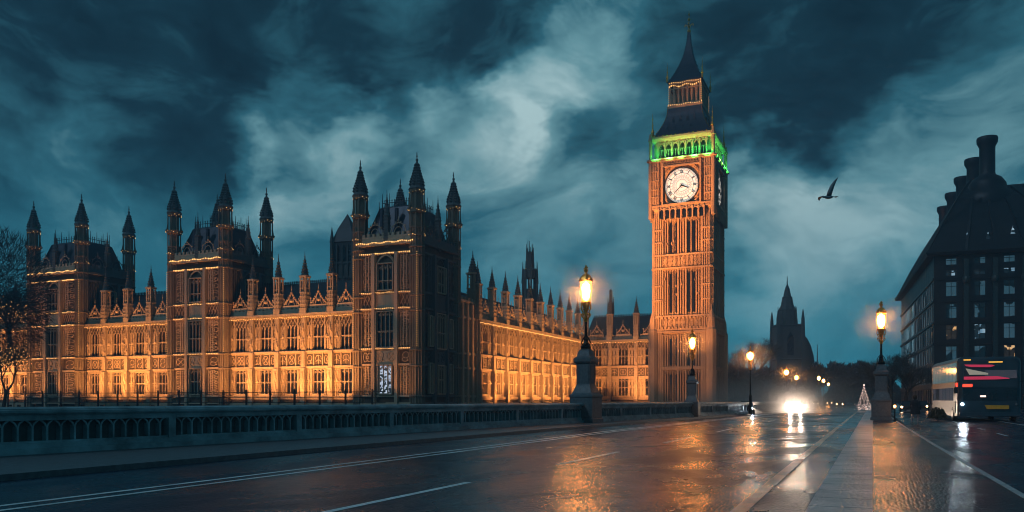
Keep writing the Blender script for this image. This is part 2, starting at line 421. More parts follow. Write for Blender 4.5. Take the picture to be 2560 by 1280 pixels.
def spire_cap(mb, cx, cy, z0, z1, r, n=8, crock=5):
    """concave ogee cap with crockets up its ribs and a finial"""
    h = z1-z0; prof = [(r*1.25, z0), (r*1.3, z0+.02*h), (r*1.0, z0+.1*h), (r*.92, z0+.22*h), (r*.66, z0+.36*h), (r*.4, z0+.54*h), (r*.2, z0+.72*h), (r*.09, z0+.80*h)]
    mb.lathe(cx, cy, prof, n, pi/n)
    for a in range(0, n, 1 if n <= 8 else 2):
        for k in range(crock):
            t = .14+.6*k/crock
            i = max(j for j in range(len(prof)) if prof[j][1] <= z0+t*h); p, q = prof[i], prof[min(i+1, len(prof)-1)]
            u = (z0+t*h-p[1])/max(1e-6, q[1]-p[1]); rr = p[0]+(q[0]-p[0])*u
            mb.ball((cx+rr*1.08*cos(2*pi*a/n), cy+rr*1.08*sin(2*pi*a/n), z0+t*h), max(.10, r*.25), 4, 2)
    mb.ball((cx, cy, z0+.80*h), r*.25, 6, 3); mb.bar((cx, cy, z0+.78*h), (cx, cy, z1), r*.05+.02); mb.ball((cx, cy, z0+.90*h), r*.15, 6, 3)

def range_pinnacle(name, parent=None, s=1.0):
    """square panelled turret with an ogee cap that stands on the parapet"""
    mb = MB(); mb.box(-.95, .95, -.95, .95, -1.0, .2)
    for k in range(4):
        z = .25+k*.75; mb.box(-.82, .82, -.82, .82, z, z+.5); mb.box(-.95, .95, -.95, .95, z+.5, z+.75)
        for x in (-.5, 0, .5): mb.box(x-.1, x+.1, -.93, .93, z+.02, z+.48)
    mb.box(-.40, .40, -.40, .40, 3.2, 6.0)
    for x in (-.74, .74):
        for y in (-.74, .74): mb.box(x-.15, x+.15, y-.15, y+.15, 3.2, 6.1)
    for z in (3.9, 5.4): mb.box(-.7, .7, -.7, .7, z, z+.15)
    mb.box(-.12, .12, -.78, .78, 3.3, 5.9); mb.box(-1.05, 1.05, -1.05, 1.05, 6.05, 6.4)
    mb.cur = 1; spire_cap(mb, 0, 0, 6.4, 11.0, .78, 8, 5)
    o = mb.build(name, ['limestone', 'dark_stone'], parent); o.scale = (.74, .74, .96)
    return o

def gable_cresting(name, parent=None):
    """small open stone gable of leafy crockets with a spike"""
    mb = MB()
    for sg in (-1, 1):
        mb.path([(sg*1.55, 0, .1), (sg*1.1, 0, .75), (sg*.55, 0, 1.15), (0, 0, 2.3)], .09)
        for k in range(6):
            t = k/5; mb.ball((sg*(1.6-1.5*t), -.05, .35+1.9*t**1.2), .16, 5, 3)
        mb.bar((sg*1.7, 0, -.2), (sg*1.7, 0, 1.0), .08); mb.ball((sg*1.7, 0, 1.1), .16, 5, 3)
        mb.bar((sg*.7, 0, .0), (sg*.3, 0, 1.2), .07); mb.bar((sg*1.2, 0, 0), (sg*.9, 0, .8), .06)
    mb.ball((0, 0, .75), .34, 8, 4); mb.bar((0, 0, 2.2), (0, 0, 3.6), .05); mb.ball((0, 0, 3.0), .12, 5, 3); mb.box(-1.9, 1.9, -.1, .1, -.6, -.1)
    return mb.build(name, ['limestone'], parent)

WIN_LO = WIN_UP = None
PIN0 = CREST0 = None
def make_range(part_name, label, px, py, rz, L, n, depth, ridge, ww=2.55, skip_win=(), pin_ends=(False, False), roof_y1=None):
    """a two storey range of n bays whose face runs L metres along local x"""
    global WIN_LO, WIN_UP, PIN0, CREST0
    bw = L/n; mb = MB()
    mb.box(0, L, .5, depth, 0, 17.4)                          # body behind the front skin
    xs = [0.0]
    for i in range(n):
        c = bw*(i+.5); xs += [c-ww/2, c+ww/2]
    xs.append(L)
    for k in range(0, len(xs), 2): mb.box(xs[k], xs[k+1], 0, .52, 0, 17.3)      # piers
    for i in range(n):
        c = bw*(i+.5)
        for z0, z1 in ((0, 2.7), (7.2, 10.7), (16.6, 17.3)): mb.box(c-ww/2-.02, c+ww/2+.02, .01, .51, z0, z1)
    mb.box(0, L, -.75, .1, 0, .9); mb.box(0, L, -.55, .1, .9, 1.15); mb.box(0, L, -.45, .1, 1.75, 2.25)
    for i in range(n+1):                                      # buttresses with set-offs
        c = bw*i; a, b = (max(0, c-.5), min(L, c+.5))
        mb.box(a, b, -.95, .1, 0, 7.4); mb.box(a+.04, b-.04, -.75, .1, 7.4, 10.5); mb.box(a+.08, b-.08, -.55, .1, 10.5, 17.0)
        for z in (3.4, 5.4, 11.4, 14.0):
            if .6 < c < L-.6: mb.box(c-.32, c+.32, -1.15 if z < 7 else -.8, -.5, z, z+.22); mb.lathe(c, -.98 if z < 7 else -.66, [(.2, z+.22), (.24, z+.7), (.16, z+1.1), (.1, z+1.15), (.14, z+1.32), (.05, z+1.5)], 6)
        for dx in (-.28, .28):
            if 0 < c+dx < L: mb.box(c+dx-.05, c+dx+.05, -1.02, .1, 2.6, 7.0); mb.box(c+dx-.05, c+dx+.05, -.63, .1, 10.9, 16.4)
    for i in range(n):                                        # blind panelling on either side of the windows
        c = bw*(i+.5)
        for sg in (-1, 1):
            x = ww/2+.42
            while x < bw/2-.62:
                mb.box(c+sg*x-.065, c+sg*x+.065, -.2, .1, 2.4, 7.1); mb.box(c+sg*x-.065, c+sg*x+.065, -.2, .1, 10.6, 15.0); x += .40
            xa, xb = sorted((c+sg*(ww/2+.3), c+sg*(bw/2-.5)))
            for z in (4.85, 12.9): mb.box(xa, xb, -.26, .1, z, z+.2)
            mb.ball((c+sg*(ww/2+.62), -.2, 5.2), .26, 6, 4, 1.5); mb.ball((c+sg*(ww/2+.62), -.2, 13.25), .28, 6, 4, 1.5)
            for k in range(3):
                xx = xa+(xb-xa)*(k+.5)/3; w2 = (xb-xa)/3; mb.arch(xx-w2/2, xx+w2/2, 6.3, .6, -.12, .05, 4); mb.arch(xx-w2/2, xx+w2/2, 4.2, .5, -.12, .045, 4); mb.arch(xx-w2/2, xx+w2/2, 12.2, .5, -.12, .045, 4)
    mb.cur = 1                                                # dark strips that paint in the shade between the shafts
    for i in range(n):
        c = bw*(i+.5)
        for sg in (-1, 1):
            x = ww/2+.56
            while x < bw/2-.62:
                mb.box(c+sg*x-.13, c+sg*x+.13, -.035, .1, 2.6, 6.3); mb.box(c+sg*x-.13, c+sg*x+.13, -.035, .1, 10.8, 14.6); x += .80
    for z in (1.3,): mb.box(0, L, -.40, .1, z, z+.3)
    o = mb.build(part_name, ['limestone', 'shade_stone'], palace); place(o, px, py, rz)
    if label: o['label'] = label
    fz = MB()                                                 # carved frieze between the storeys
    fz.box(0, L, -.36, .1, 7.45, 7.8); fz.box(0, L, -.44, .1, 10.3, 10.6); fz.box(0, L, -.30, .1, 10.15, 10.3)
    np_ = n*3; pw = L/np_
    for i in range(np_):
        fz.box(i*pw-.09, i*pw+.09, -.24, .1, 7.8, 10.2)
        scroll(fz, i*pw+.1, (i+1)*pw-.1, 7.85, 10.1, RR.randrange(6), -.05, .085)
        fz.box(i*pw+.12, (i+1)*pw-.12, -.05, -.02, 7.85, 7.95); fz.box(i*pw+.12, (i+1)*pw-.12, -.05, -.02, 10.02, 10.12)
    fz.cur = 1; fz.box(0, L, -.03, .1, 7.8, 10.2)  # dark backing paints shade behind the carving
    fz.build('frieze', ['limestone', 'shade_stone'], o)
    cn = MB()                                                 # net tracery and cornice
    net_band(cn, 0, L, 14.75, 16.8, bw/8, 3, -.14, .06)
    cn.box(0, L, -.62, .1, 16.85, 17.1); cn.box(0, L, -.82, .1, 17.1, 17.45)
    x0 = .2
    while x0 < L: cn.ball((x0, -.72, 17.0), .15, 5, 3); x0 += .48
    cn.box(0, L, -.25, .2, 17.45, 18.35)
    x0 = .3
    while x0 < L-.3: cn.box(x0, x0+.5, -.22, .18, 18.35, 18.75); x0 += .95
    cn.cur = 1; cn.box(0, L, -.05, .1, 15.3, 16.85)  # dark backing paints shade behind the net tracery
    cn.build('cornice', ['limestone', 'shade_stone'], o)
    ls = MB(); beads(ls, .1, L-.1, 16.72, -.70, .42, .085, .06); ls.build('light_string', ['fairy_warm'], o)
    rf = MB()
    rf.loft([[(0, .2, 17.4), (L, .2, 17.4), (L, depth, 17.4), (0, depth, 17.4)], [(0, depth*.62, ridge), (L, depth*.62, ridge), (L, depth*.62+.6, ridge), (0, depth*.62+.6, ridge)]])
    xx = .3
    while xx < L: rf.box(xx, xx+.18, depth*.62+.1, depth*.62+.25, ridge, ridge+.55); xx += .45
    rf.box(0, L, depth*.62+.12, depth*.62+.22, ridge+.2, ridge+.3)
    rf.build('roof', ['slate'], o)
    for i in range(n):
        if i in skip_win: continue
        c = bw*(i+.5)
        if WIN_LO is None:
            WIN_LO = make_window('window', ww, 4.5, 3, (.5,), .24); WIN_UP = make_window('window', ww, 5.9, 3, (.42,), .30)
            a, b = WIN_LO, WIN_UP; a.parent = o; b.parent = o; a.location = (c, 0, 2.7); b.location = (c, 0, 10.7)
        else: dup(WIN_LO, (c, 0, 2.7), 0, o); dup(WIN_UP, (c, 0, 10.7), 0, o)
        if CREST0 is None: CREST0 = gable_cresting('cresting', o); CREST0.location = (c, -.1, 19.1)
        else: dup(CREST0, (c, -.1, 19.1), 0, o)
    for i in range(0 if pin_ends[0] else 1, n+1 if pin_ends[1] else n):
        c = bw*i
        if PIN0 is None: PIN0 = range_pinnacle('pinnacle', o); PIN0.location = (c, -.1, 18.2)
        else: dup(PIN0, (c, -.1, 18.2), 0, o)
    return o

CORNER0 = None
def corner_turret(parent):
    """octagonal stair turret: banded shaft, open lantern, crocketed cap"""
    mb = MB(); q = 1.22
    mb.lathe(0, 0, [(q, 0), (q, 28.3)], 8, pi/8)
    for z in (2.3, 7.6, 10.4, 17.3, 20.0, 26.9, 28.4): mb.lathe(0, 0, [(q+.02, z-.2), (q+.22, z-.05), (q+.22, z+.12), (q+.02, z+.25)], 8, pi/8)
    for a in range(8):
        t = 2*pi*a/8+pi/8; x, y = (q+.03)*cos(t), (q+.03)*sin(t); mb.bar((x, y, 0), (x, y, 38.4), .11)
        t2 = t+pi/8; x, y = (q-.02)*cos(t2), (q-.02)*sin(t2); mb.bar((x, y, .5), (x, y, 28.2), .07)
    mb.lathe(0, 0, [(q*.98, 28.3), (q*.98, 30.2), (q*1.1, 30.3), (q*1.1, 30.6), (q*.95, 30.7), (q*.95, 31.6), (q*1.05, 31.7), (q*1.05, 31.95), (q*.80, 32.0), (q*.80, 34.2), (q*1.2, 34.4), (q*1.28, 35.0), (q*.9, 35.1), (q*.76, 35.2), (q*.76, 37.8), (q*1.08, 38.0), (q*1.14, 38.4)], 8, pi/8)
    for a in range(8):
        t = 2*pi*a/8+pi/8; mb.ball((q*1.3*cos(t), q*1.3*sin(t), 35.0), .2, 5, 3); mb.bar((q*1.2*cos(t), q*1.2*sin(t), 35), (q*1.05*cos(t), q*1.05*sin(t), 36.6), .12, .03)
        t2 = 2*pi*a/8
        for z in (28.9, 29.7, 30.9, 31.3): mb.ball((q*.98*cos(t2), q*.98*sin(t2), z), .14, 4, 2)
    mb.cur = 1; spire_cap(mb, 0, 0, 38.4, 45.0, q*.95, 8, 8)
    mb.cur = 2
    for z, rr in ((34.75, q*1.33), (38.1, q*1.08), (30.45, q*1.14)):
        for a in range(16):
            if RR.random() < .25: continue
            t = 2*pi*a/16+RR.uniform(-.1, .1); mb.ball((rr*cos(t), rr*sin(t), z+RR.uniform(-.25, .25)), RR.uniform(.04, .10), 4, 2)
    return mb.build('corner_turret', ['dimmed_stone', 'dark_stone', 'fairy_warm'], parent)
TWIN = {}
def tower_window(kind, parent, loc, rz=0):
    if kind not in TWIN:
        TWIN[kind] = make_window('window', *{'low': (2.6, 5.0, 3, (.5,), .25), 'mid': (3.4, 6.2, 4, (.45,), .2), 'top': (3.0, 4.6, 3, (.35,), .35), 'side': (1.1, 5.2, 2, (.5,), .2)}[kind])
        o = TWIN[kind]; o.parent = parent; o.location = loc; o.rotation_euler = (0, 0, rz); return o
    return dup(TWIN[kind], loc, rz, parent)

def make_tower(label, x0, x1, y0, depth, strings=1.0):
    global CORNER0
    Wd = x1-x0; mb = MB(); mb.cur = 1
    mb.box(0, Wd, 0, depth, 0, 29.6); mb.cur = 0  # core coloured dark as unlit wall between the lit pilasters
    def face(L, rich):
        c = L/2
        for z, p in ((1.0, .5), (2.3, .4), (7.7, .35), (10.45, .45), (17.35, .5), (20.1, .4), (26.9, .4), (28.5, .75)): mb.box(.9, L-.9, -p, .1, z-.18, z+.2)
        mb.box(.9, L-.9, -.55, .1, 28.7, 29.0); mb.box(.4, L-.4, -.3, .3, 29.0, 30.0)
        xx = 1.4
        while xx < L-1.6: mb.box(xx, xx+.55, -.28, .28, 30.0, 30.5); xx += 1.0
        # canted centre bay built of piers so the windows sit deep
        for sg in (-1, 1):
            mb.box(c+sg*2.3-.3, c+sg*2.3+.3, -.8, .1, 0, 27.0)
            for k in range(3):
                x = c+sg*(3.0+k*.55)
                if 1.3 < x < L-1.3:
                    for za, zb in ((2.5, 7.4), (10.7, 17.0), (20.4, 26.7)): mb.box(x-.07, x+.07, -.26, .1, za, zb)
            a, b = sorted((c+sg*2.7, c+sg*(L/2-1.3)))
            if b-a > .5:
                for za, zb in ((10.9, 16.9), (20.4, 26.6), (2.6, 7.4)): 
                    nr = 5 if rich else 2
                    for k in range(nr): scroll(mb, a, b, za+(zb-za)*k/nr, za+(zb-za)*(k+1)/nr, RR.randrange(6), -.16, .07)
                scroll(mb, a, b, 7.9, 10.2, RR.randrange(6), -.1, .08); net_band(mb, a, b, 15.8, 17.1, .6, 3, -.2, .05)
                net_band(mb, a, b, 17.6, 19.8, .7, 3, -.15, .055)
        mb.box(c-2.0, c+2.0, -.3, .1, 7.9, 10.2); scroll(mb, c-2, c-.1, 7.95, 10.2, 5, -.36, .08); scroll(mb, c+.1, c+2, 7.95, 10.2, 1, -.36, .08)
        mb.box(c-2.0, c+2.0, -.3, .1, 17.6, 20.0)
        mb.arch(c-1.9, c+1.9, 24.2, 2.4, -.3, .13, 8); mb.arch(c-2.15, c+2.15, 24.2, 2.6, -.2, .09, 8)
        for sg in (-1, 1):                                    # two open gables on the parapet
            gx = c+sg*L*.19
            mb.path([(gx+1.5*sin(t*pi/10)*1.0, 0, 30.4+1.7*cos(t*pi/10)) for t in range(-5, 6)], .09)
            mb.path([(gx+.8*sin(t*pi/10), 0, 30.4+1.0*cos(t*pi/10)) for t in range(-5, 6)], .07)
            for t in range(-5, 6, 2): mb.ball((gx+1.6*sin(t*pi/10), 0, 30.5+1.8*cos(t*pi/10)), .15, 5, 3)
            mb.bar((gx, 0, 32.0), (gx, 0, 33.2), .06); mb.ball((gx, 0, 32.5), .2, 5, 3)
    T = Matrix.Translation
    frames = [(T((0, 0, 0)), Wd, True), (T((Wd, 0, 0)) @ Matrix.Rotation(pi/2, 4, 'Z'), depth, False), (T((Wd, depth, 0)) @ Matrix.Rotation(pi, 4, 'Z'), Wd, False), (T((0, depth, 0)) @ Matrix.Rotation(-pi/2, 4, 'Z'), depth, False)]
    for M, L, rich in frames: mb.M = M; mb.cur = 0 if rich else 2; face(L, rich)  # side and back trims get darker stone, their shade painted in
    mb.M = None
    o = mb.build('tower', ['limestone', 'shade_stone', 'dark_stone'], palace); place(o, x0, y0); o['label'] = label
    rf = MB(); i1, i2 = 1.2, 3.3
    rf.loft([[(i, i, z), (Wd-i, i, z), (Wd-i, depth-i, z), (i, depth-i, z)] for i, z in ((i1, 29.4), (i1+.75, 32.6), (i1+1.7, 35.6), (i2, 35.9))])
    for k in range(13):
        for a, b in (((i2, i2), (Wd-i2, i2)), ((Wd-i2, i2), (Wd-i2, depth-i2)), ((i2, depth-i2), (Wd-i2, depth-i2))):
            t = k/12; x, y = a[0]+(b[0]-a[0])*t, a[1]+(b[1]-a[1])*t; rf.bar((x, y, 35.6), (x, y, 38.3 if k % 3 == 0 else 37.2), .10, .04); rf.ball((x, y, 37.0), .16, 4, 2)
    rf.bar((i2, i2, 36.6), (Wd-i2, i2, 36.6), .07); rf.bar((Wd-i2, i2, 36.6), (Wd-i2, depth-i2, 36.6), .07)
    for k in range(2): rf.box(Wd*(.36+.24*k)-.25, Wd*(.36+.24*k)+.25, 1.0, 1.5, 31.5, 35.0)
    rf.build('roof', ['iron_roof'], o)
    for cx, cy in ((.5, .5), (Wd-.5, .5), (.5, depth-.5), (Wd-.5, depth-.5)):
        if CORNER0 is None: CORNER0 = corner_turret(o); CORNER0.location = (cx, cy, 0)
        else: dup(CORNER0, (cx, cy, 0), 0, o, (1, 1, .975) if 'flank' in label else None)
    mp = MB(); mp.box(-.4, .4, -.4, .4, 28, 33.4)
    for k in range(7): mp.box(-.48, .48, -.48, .48, 29.5+k*.55, 29.7+k*.55)
    spire_cap(mp, 0, 0, 33.4, 38.0, .5, 8, 4)
    mo = mp.build('pinnacle', ['dark_stone'], o); mo.location = (Wd*.5, .1, 0)
    dup(mo, (Wd-.1, depth*.5, 0), 0, o); dup(mo, (Wd*.5, depth-.1, 0), 0, o); dup(mo, (.1, depth*.5, 0), 0, o)
    for (fx, fy, rz, L) in ((0, 0, 0, Wd), (Wd, 0, pi/2, depth)):
        R = Matrix.Rotation(rz, 4, 'Z')
        for kind, lx, z in (('low', L/2, 2.7), ('mid', L/2, 10.7), ('top', L/2, 20.6)) + ((('side', L/2-3.6, 11.0), ('side', L/2+3.6, 11.0), ('side', L/2-3.6, 2.8), ('side', L/2+3.6, 2.8)) if rz else ()):
            p = R @ Vector((lx, -.55, z)); tower_window(kind, o, (fx+p.x, fy+p.y, p.z), rz)
    if 'flank' in label:                                      # the one lit window, at the foot of the corner tower
        for ch in o.children:
            if ch.name.startswith('window') and abs(ch.location.z-2.7) < .01 and ch.location.y < 0:
                ch.data = ch.data.copy(); ch.data.materials[1] = MATS['lattice_lit']; ch['label'] = 'window lit white from inside'
    ls = MB()
    for z, y, wv in ((28.75, -.85, .1), (26.95, -.5, .03), (20.15, -.5, .06), (17.4, -.6, .06), (10.5, -.52, 0)):
        beads(ls, .6, Wd-.6, z, y, .40, .13 if z > 26 else .095, wv)
    for x in (-.55, Wd+.55-1.1):
        for k in range(44): ls.ball((x+.35 if x < 0 else x+.75, -.72, 10.8+k*.37), .07, 4, 2)
    ls.build('light_string', ['fairy_warm'], o)
    return o

TX = [(uX(75, YF-1), uX(203, YF-1)), (uX(426, YF-1), uX(564, YF-1)), (uX(891, YF-1), uX(1045, YF-1))]
dp = uY(1143, TX[2][1]) - (YF-1)
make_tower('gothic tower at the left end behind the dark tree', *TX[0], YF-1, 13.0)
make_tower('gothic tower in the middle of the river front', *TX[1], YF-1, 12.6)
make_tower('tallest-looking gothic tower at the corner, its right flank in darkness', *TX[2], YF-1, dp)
make_range('river_range', None, TX[1][1]-.2, YF, 0, TX[2][0]-TX[1][1]+.4, 5, 15, 24.6)
make_range('river_range', None, TX[0][1]-.2, YF, 0, TX[1][0]-TX[0][1]+.4, 4, 15, 24.6)
make_range('river_range', None, TX[0][0]-30.8, YF, 0, 31.0, 5, 15, 24.6)
# dark link between the corner tower and the wing, then the wing along the street
YW0 = uY(1193, TX[2][1]); YW1 = uY(1474, TX[2][1]+1.5)+1
XW = TX[2][1]
lk = MB(); yb = YF-1+dp
lk.box(XW-12, XW-.4, yb-.3, YW0+.2, 0, 20.5)
lk.M = Matrix.Translation((XW-.4, yb, 0)) @ Matrix.Rotation(pi/2, 4, 'Z')
for z in (1.0, 2.3, 7.7, 10.45, 17.3, 20.4): lk.box(0, YW0-yb, -.35, .1, z-.2, z+.2)
for k in range(5):
    x = (YW0-yb)*k/4; lk.box(max(0, x-.3), min(YW0-yb, x+.3), -.6, .1, 0, 20.0)
xx = .2
while xx < YW0-yb: lk.box(xx, xx+.3, -.1, .2, 20.5, 21.2); xx += .6
lk.M = None
lko = lk.build('link_block', ['limestone'], palace); place(lko, 0, 0)
for k in range(4):
    yy = yb+(YW0-yb)*(k+.5)/4
    tower_window('side', lko, (XW-.55, yy, 2.8), pi/2); tower_window('side', lko, (XW-.55, yy, 11.0), pi/2)
for u in (1182,): dup(PIN0, (XW-1, uY(u, XW-1), 20.4), 0, lko, (1, 1, .95))
wing = make_range('street_wing', None, XW, YW0, pi/2, YW1-YW0, 10, 15, 24.0, ww=2.2, pin_ends=(True, True))
# low range that joins the wing to the clock tower, facing the bridge
YL = YW1-1.2
CX0 = uX(1631, 198.0); CX1 = uX(1780, 198.0); CY0 = 198.0
link = make_range('tower_range', None, XW-.2, YL+.6, 0, CX0-XW+.4, 3, 13, 24.5, ww=2.9)
# terrace railing in front of the river front
tr = MB()
for z in (1.15, 2.05, 2.9): tr.box(-190, XW+.5, 110.0, 110.12, z-.06, z+.06)
x = -190.0
while x < XW+.5: tr.box(x-.12, x+.12, 109.95, 110.2, -.3, 3.1); tr.ball((x, 110.06, 3.2), .18, 6, 4); x += 5.1
o = tr.build('terrace_railing', ['black_iron']); tag(o, 'dark iron terrace railing in front of the lit palace base', 'railing')
# ventilation tower and lantern tower that rise behind the roofs
def rear_tower(name, label, u, d, w, ztop, style):
    x, y = P(u, d); r = thing(name, label, 'tower', (x, y, 0), TH*.4)
    b = MB(); w2 = w/2
    if style == 0:
        b.sqloft(0, 0, [(w2, w2, 0), (w2, w2, 31)])
        for z in (24.5, 27.5, 30.5): b.box(-w2-.2, w2+.2, -w2-.2, w2+.2, z, z+.35)
        for sx in (-1, 1):
            for sy in (-1, 1): b.lathe(sx*w2, sy*w2, [(.45, 20), (.45, 35), (.55, 35.2), (.02, 38.5)], 6)
        for k in range(5): b.box(-w2+w*k/4-.12, -w2+w*k/4+.12, -w2-.25, -w2, 22, 34.5)
        b.build('shaft', ['dark_stone'], r)
        s = MB(); s.sqloft(0, 0, [(w2*.95, w2*.95, 31), (w2*.95, w2*.95, 35), (w2*1.02, w2*1.02, 35.2), (w2*.62, w2*.62, 38.2), (.05, .05, ztop)]); s.build('spire', ['slate'], r)
        p = MB()
        for k in range(3): p.box(-w2+.6+k*w/3.2, -w2+.6+k*w/3.2+w*.18, -w2-.06, -w2+.1, 25.2, 27.3); p.box(-w2+.6+k*w/3.2, -w2+.6+k*w/3.2+w*.18, -w2-.06, -w2+.1, 31.2, 34.4)
        p.build('window', ['leaded_glass'], r)
    else:
        b.lathe(0, 0, [(w2*1.05, 0), (w2*1.05, 27), (w2*1.25, 27.6), (w2*1.25, 28.4), (w2*.95, 28.6), (w2*.95, 30)], 8, pi/8)
        for a in range(8):
            t = 2*pi*a/8+pi/8; b.bar((w2*.95*cos(t), w2*.95*sin(t), 28.6), (w2*.8*cos(t), w2*.8*sin(t), 38), .35, .22); b.bar((w2*.95*cos(t), w2*.95*sin(t), 34), (w2*.9*cos(t), w2*.9*sin(t), 40), .3, .05)
            b.bar((w2*.45*cos(t), w2*.45*sin(t), 38), (w2*.42*cos(t), w2*.42*sin(t), ztop-2+(a % 3)), .28, .08)
        b.lathe(0, 0, [(w2*.78, 29.5), (w2*.78, 32.4)], 8, pi/8); b.lathe(0, 0, [(w2*.82, 35.4), (w2*.8, 37.6), (w2*.55, 38.3), (w2*.48, 42.5), (w2*.1, 43)], 8, pi/8)
        b.build('shaft', ['dark_stone'], r)
    return r
rear_tower('ventilation_tower', 'dark pointed roof tower just left of the corner palace tower', 869, 176, 4.9, 41.5, 0)
rear_tower('lantern_tower', 'dark octagonal lantern tower with ragged crown above the street wing roof', 1325, 228, 4.6, 46, 1)
rear_tower('roof_spirelet', 'small dark lantern spire behind the roof between street lamp and clock tower', 1527, 236, 2.4, 37, 1).scale = (.8, .8, .78)

# floodlights of the palace
WARM = (1.0, .365, .088); WARM2 = (1.0, .30, .07)
FL = thing('floodlight', 'small black floodlight on the terrace aimed up at the palace', 'floodlight', (0, 0, -50), 0, 'floodlights along the palace')
f_ = MB(); f_.bbox(-.3, .3, -.18, .18, .25, .62, .03); f_.bar((-.34, 0, 0), (-.34, 0, .45), .03); f_.bar((.34, 0, 0), (.34, 0, .45), .03); f_.box(-.4, .4, -.15, .15, -.02, .05); f_.build('housing', ['black_iron'], FL)
f_ = MB(); f_.box(-.25, .25, .15, .17, .30, .58); f_.build('lens', ['flood_lens'], FL)
first = [True]
def flood(x, y, tx, ty, tz, power, col, ang, blend=.5, fix=True, label=None):
    rz = atan2(ty-y, tx-x)-pi/2
    if fix:
        o = FL if first[0] else dup_tree(FL); first[0] = False
        o.location = (x, y, 0); o.rotation_euler = (0, 0, rz)
        if label: o['label'] = label
    spot((x, y, .75), (tx, ty, tz), power, col, ang, blend, .35)
PW = 1.0
for xa, xb, n in ((TX[1][1], TX[2][0], 5), (TX[0][1], TX[1][0], 4), (TX[0][0]-16, TX[0][0], 3)):
    for i in range(n):
        x = xa+(xb-xa)*(i+.5)/n+RR.uniform(-.8, .8); flood(x, YF-8.6, x, YF, 8.8, 17500*PW*RR.uniform(.75, 1.3), WARM, 84, .7)
for k, (xa, xb) in enumerate(TX):
    c = (xa+xb)/2
    for sx in (-3.6, 3.6): flood(c+sx, YF-8.5, c+sx*1.3, YF-1, 7, (6000, 5000, 3200)[k]*PW, WARM, 62, .7)
    if k < 2:
        for sx in (-5, 5): flood(c+sx*1.1, YF-13, c+sx*1.0, YF-1, 23.0, 22000*PW, WARM2, 25, .5)
    else:
        for sx in (-5.5, 5.5): flood(c+sx*.7, YF-14, c+sx, YF-1, 21.5, 12000*PW, WARM2, 24, .5)
for i in range(8):
    y = YW0+2.6+(YW1-YW0-4)*(i+.5)/8; flood(XW+7.8, y, XW, y, 8.8, 20000*PW*RR.uniform(.75, 1.25), WARM, 98, .7)
for i in range(3):
    x = XW+12+(CX0-XW-12)*(i+.5)/3; flood(x, YL-10, x, YL, 10, 12000*PW, (1, .36, .10), 90, .6)
# ------------------------------------------------------------------ clock tower
CW = CX1-CX0; CD = uY(1810, CX1)-CY0
ct = thing('clock_tower', 'tall floodlit stone clock tower with a white dial and a green lit belfry', 'clock tower', (CX0+CW/2, CY0+CD/2, 0))
hx, hy = CW/2, CD/2
def ct_frames(ex=0.0):
    """the four faces: local x from 0 to L, outward = -y"""
    R, T = Matrix.Rotation, Matrix.Translation
    a, b = hx+ex, hy+ex
    return [(T((-a, -b, 0)), 2*a), (T((a, -b, 0)) @ R(pi/2, 4, 'Z'), 2*b), (T((a, b, 0)) @ R(pi, 4, 'Z'), 2*a), (T((-a, b, 0)) @ R(-pi/2, 4, 'Z'), 2*b)]
mb = MB(); mb.sqloft(0, 0, [(hx-.25, hy-.25, 0), (hx-.25, hy-.25, 60)])
SHADE = MB()  # dark strips and backings painting in shade between the ribs
SL = [.30, .40, .615, .70]                                    # slit windows, as fractions of the face
STG = [(1.2, 8.6), (9.6, 17.2), (22.4, 33.0), (37.0, 45.2)]
for M, L in ct_frames():
    mb.M = M
    for x0, x1 in ((0, 2.2), (L-2.2, L)):
        mb.box(x0-.35 if x0 == 0 else x0, x1 if x0 == 0 else x1+.35, -.42, .5, 0, 18.4); mb.box(x0, x1, -.3, .5, 18.4, 47)
        for k in range(4): mb.box(x0+.2+k*.55, x0+.33+k*.55, -.56, 0, .8, 46.6)
        for z in (5, 13, 25.5, 29, 39.5, 42.5): mb.box(x0+.05, x1-.05, -.6, 0, z, z+.35)
    n = 15
    for i in range(n+1):
        x = 2.3+(L-4.6)*i/n; f = x/L
        if min(abs(f-s) for s in SL) < .022: continue
        big = i % 3 == 0
        for z0, z1 in STG: mb.box(x-(.2 if big else .11), x+(.2 if big else .11), -.34 if big else -.16, .3, z0-.2, z1+.2)
    SHADE.M = M
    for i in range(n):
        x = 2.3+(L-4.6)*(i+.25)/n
        for z0, z1 in STG: SHADE.box(x-.10, x+.10, .06, .24, z0+.2, z1-.6)
    for z0, z1 in ((18.85, 21.6), (33.7, 36.4)): SHADE.box(2.3, L-2.3, .05, .24, z0, z1)
    for i in range(n*2):
        x = 2.4+(L-4.8)*i/(n*2-1)
        for z0, z1 in ((18.9, 21.5), (33.8, 36.3)): mb.box(x-.09, x+.09, -.42, .3, z0, z1)
    for i in range(n):
        xa = 2.3+(L-4.6)*i/n; xb = 2.3+(L-4.6)*(i+1)/n
        for z0, z1 in STG: mb.arch(xa, xb, z1-.7, .8, -.15, .1, 4)
        for z in (19.1, 33.9): scroll(mb, xa, xb, z, z+2.3, RR.randrange(6), -.38, .07)
    for z, p in ((.8, .7), (9.1, .45), (9.45, .5), (18.0, .75), (18.6, .6), (21.8, .55), (33.4, .6), (36.6, .5)): mb.box(-.3, L+.3, -p, .3, z-.2, z+.2)
    net_band(mb, 2.3, L-2.3, 44.4, 47.0, .95, 3, -.25, .085)
    for i in range(int(L/.9)): mb.box(.2+i*.9, .65+i*.9, -.75, .1, 18.75, 19.2); mb.box(.2+i*.9, .65+i*.9, -.7, .1, 21.2, 21.6)
    for k in range(14):
        mb.ball((2.6+(L-5.2)*RR.random(), -.25, RR.choice((12, 27, 30, 40, 41.5))+RR.uniform(-1, 1)), RR.uniform(.16, .3), 5, 3, 1.6)
mb.M = None
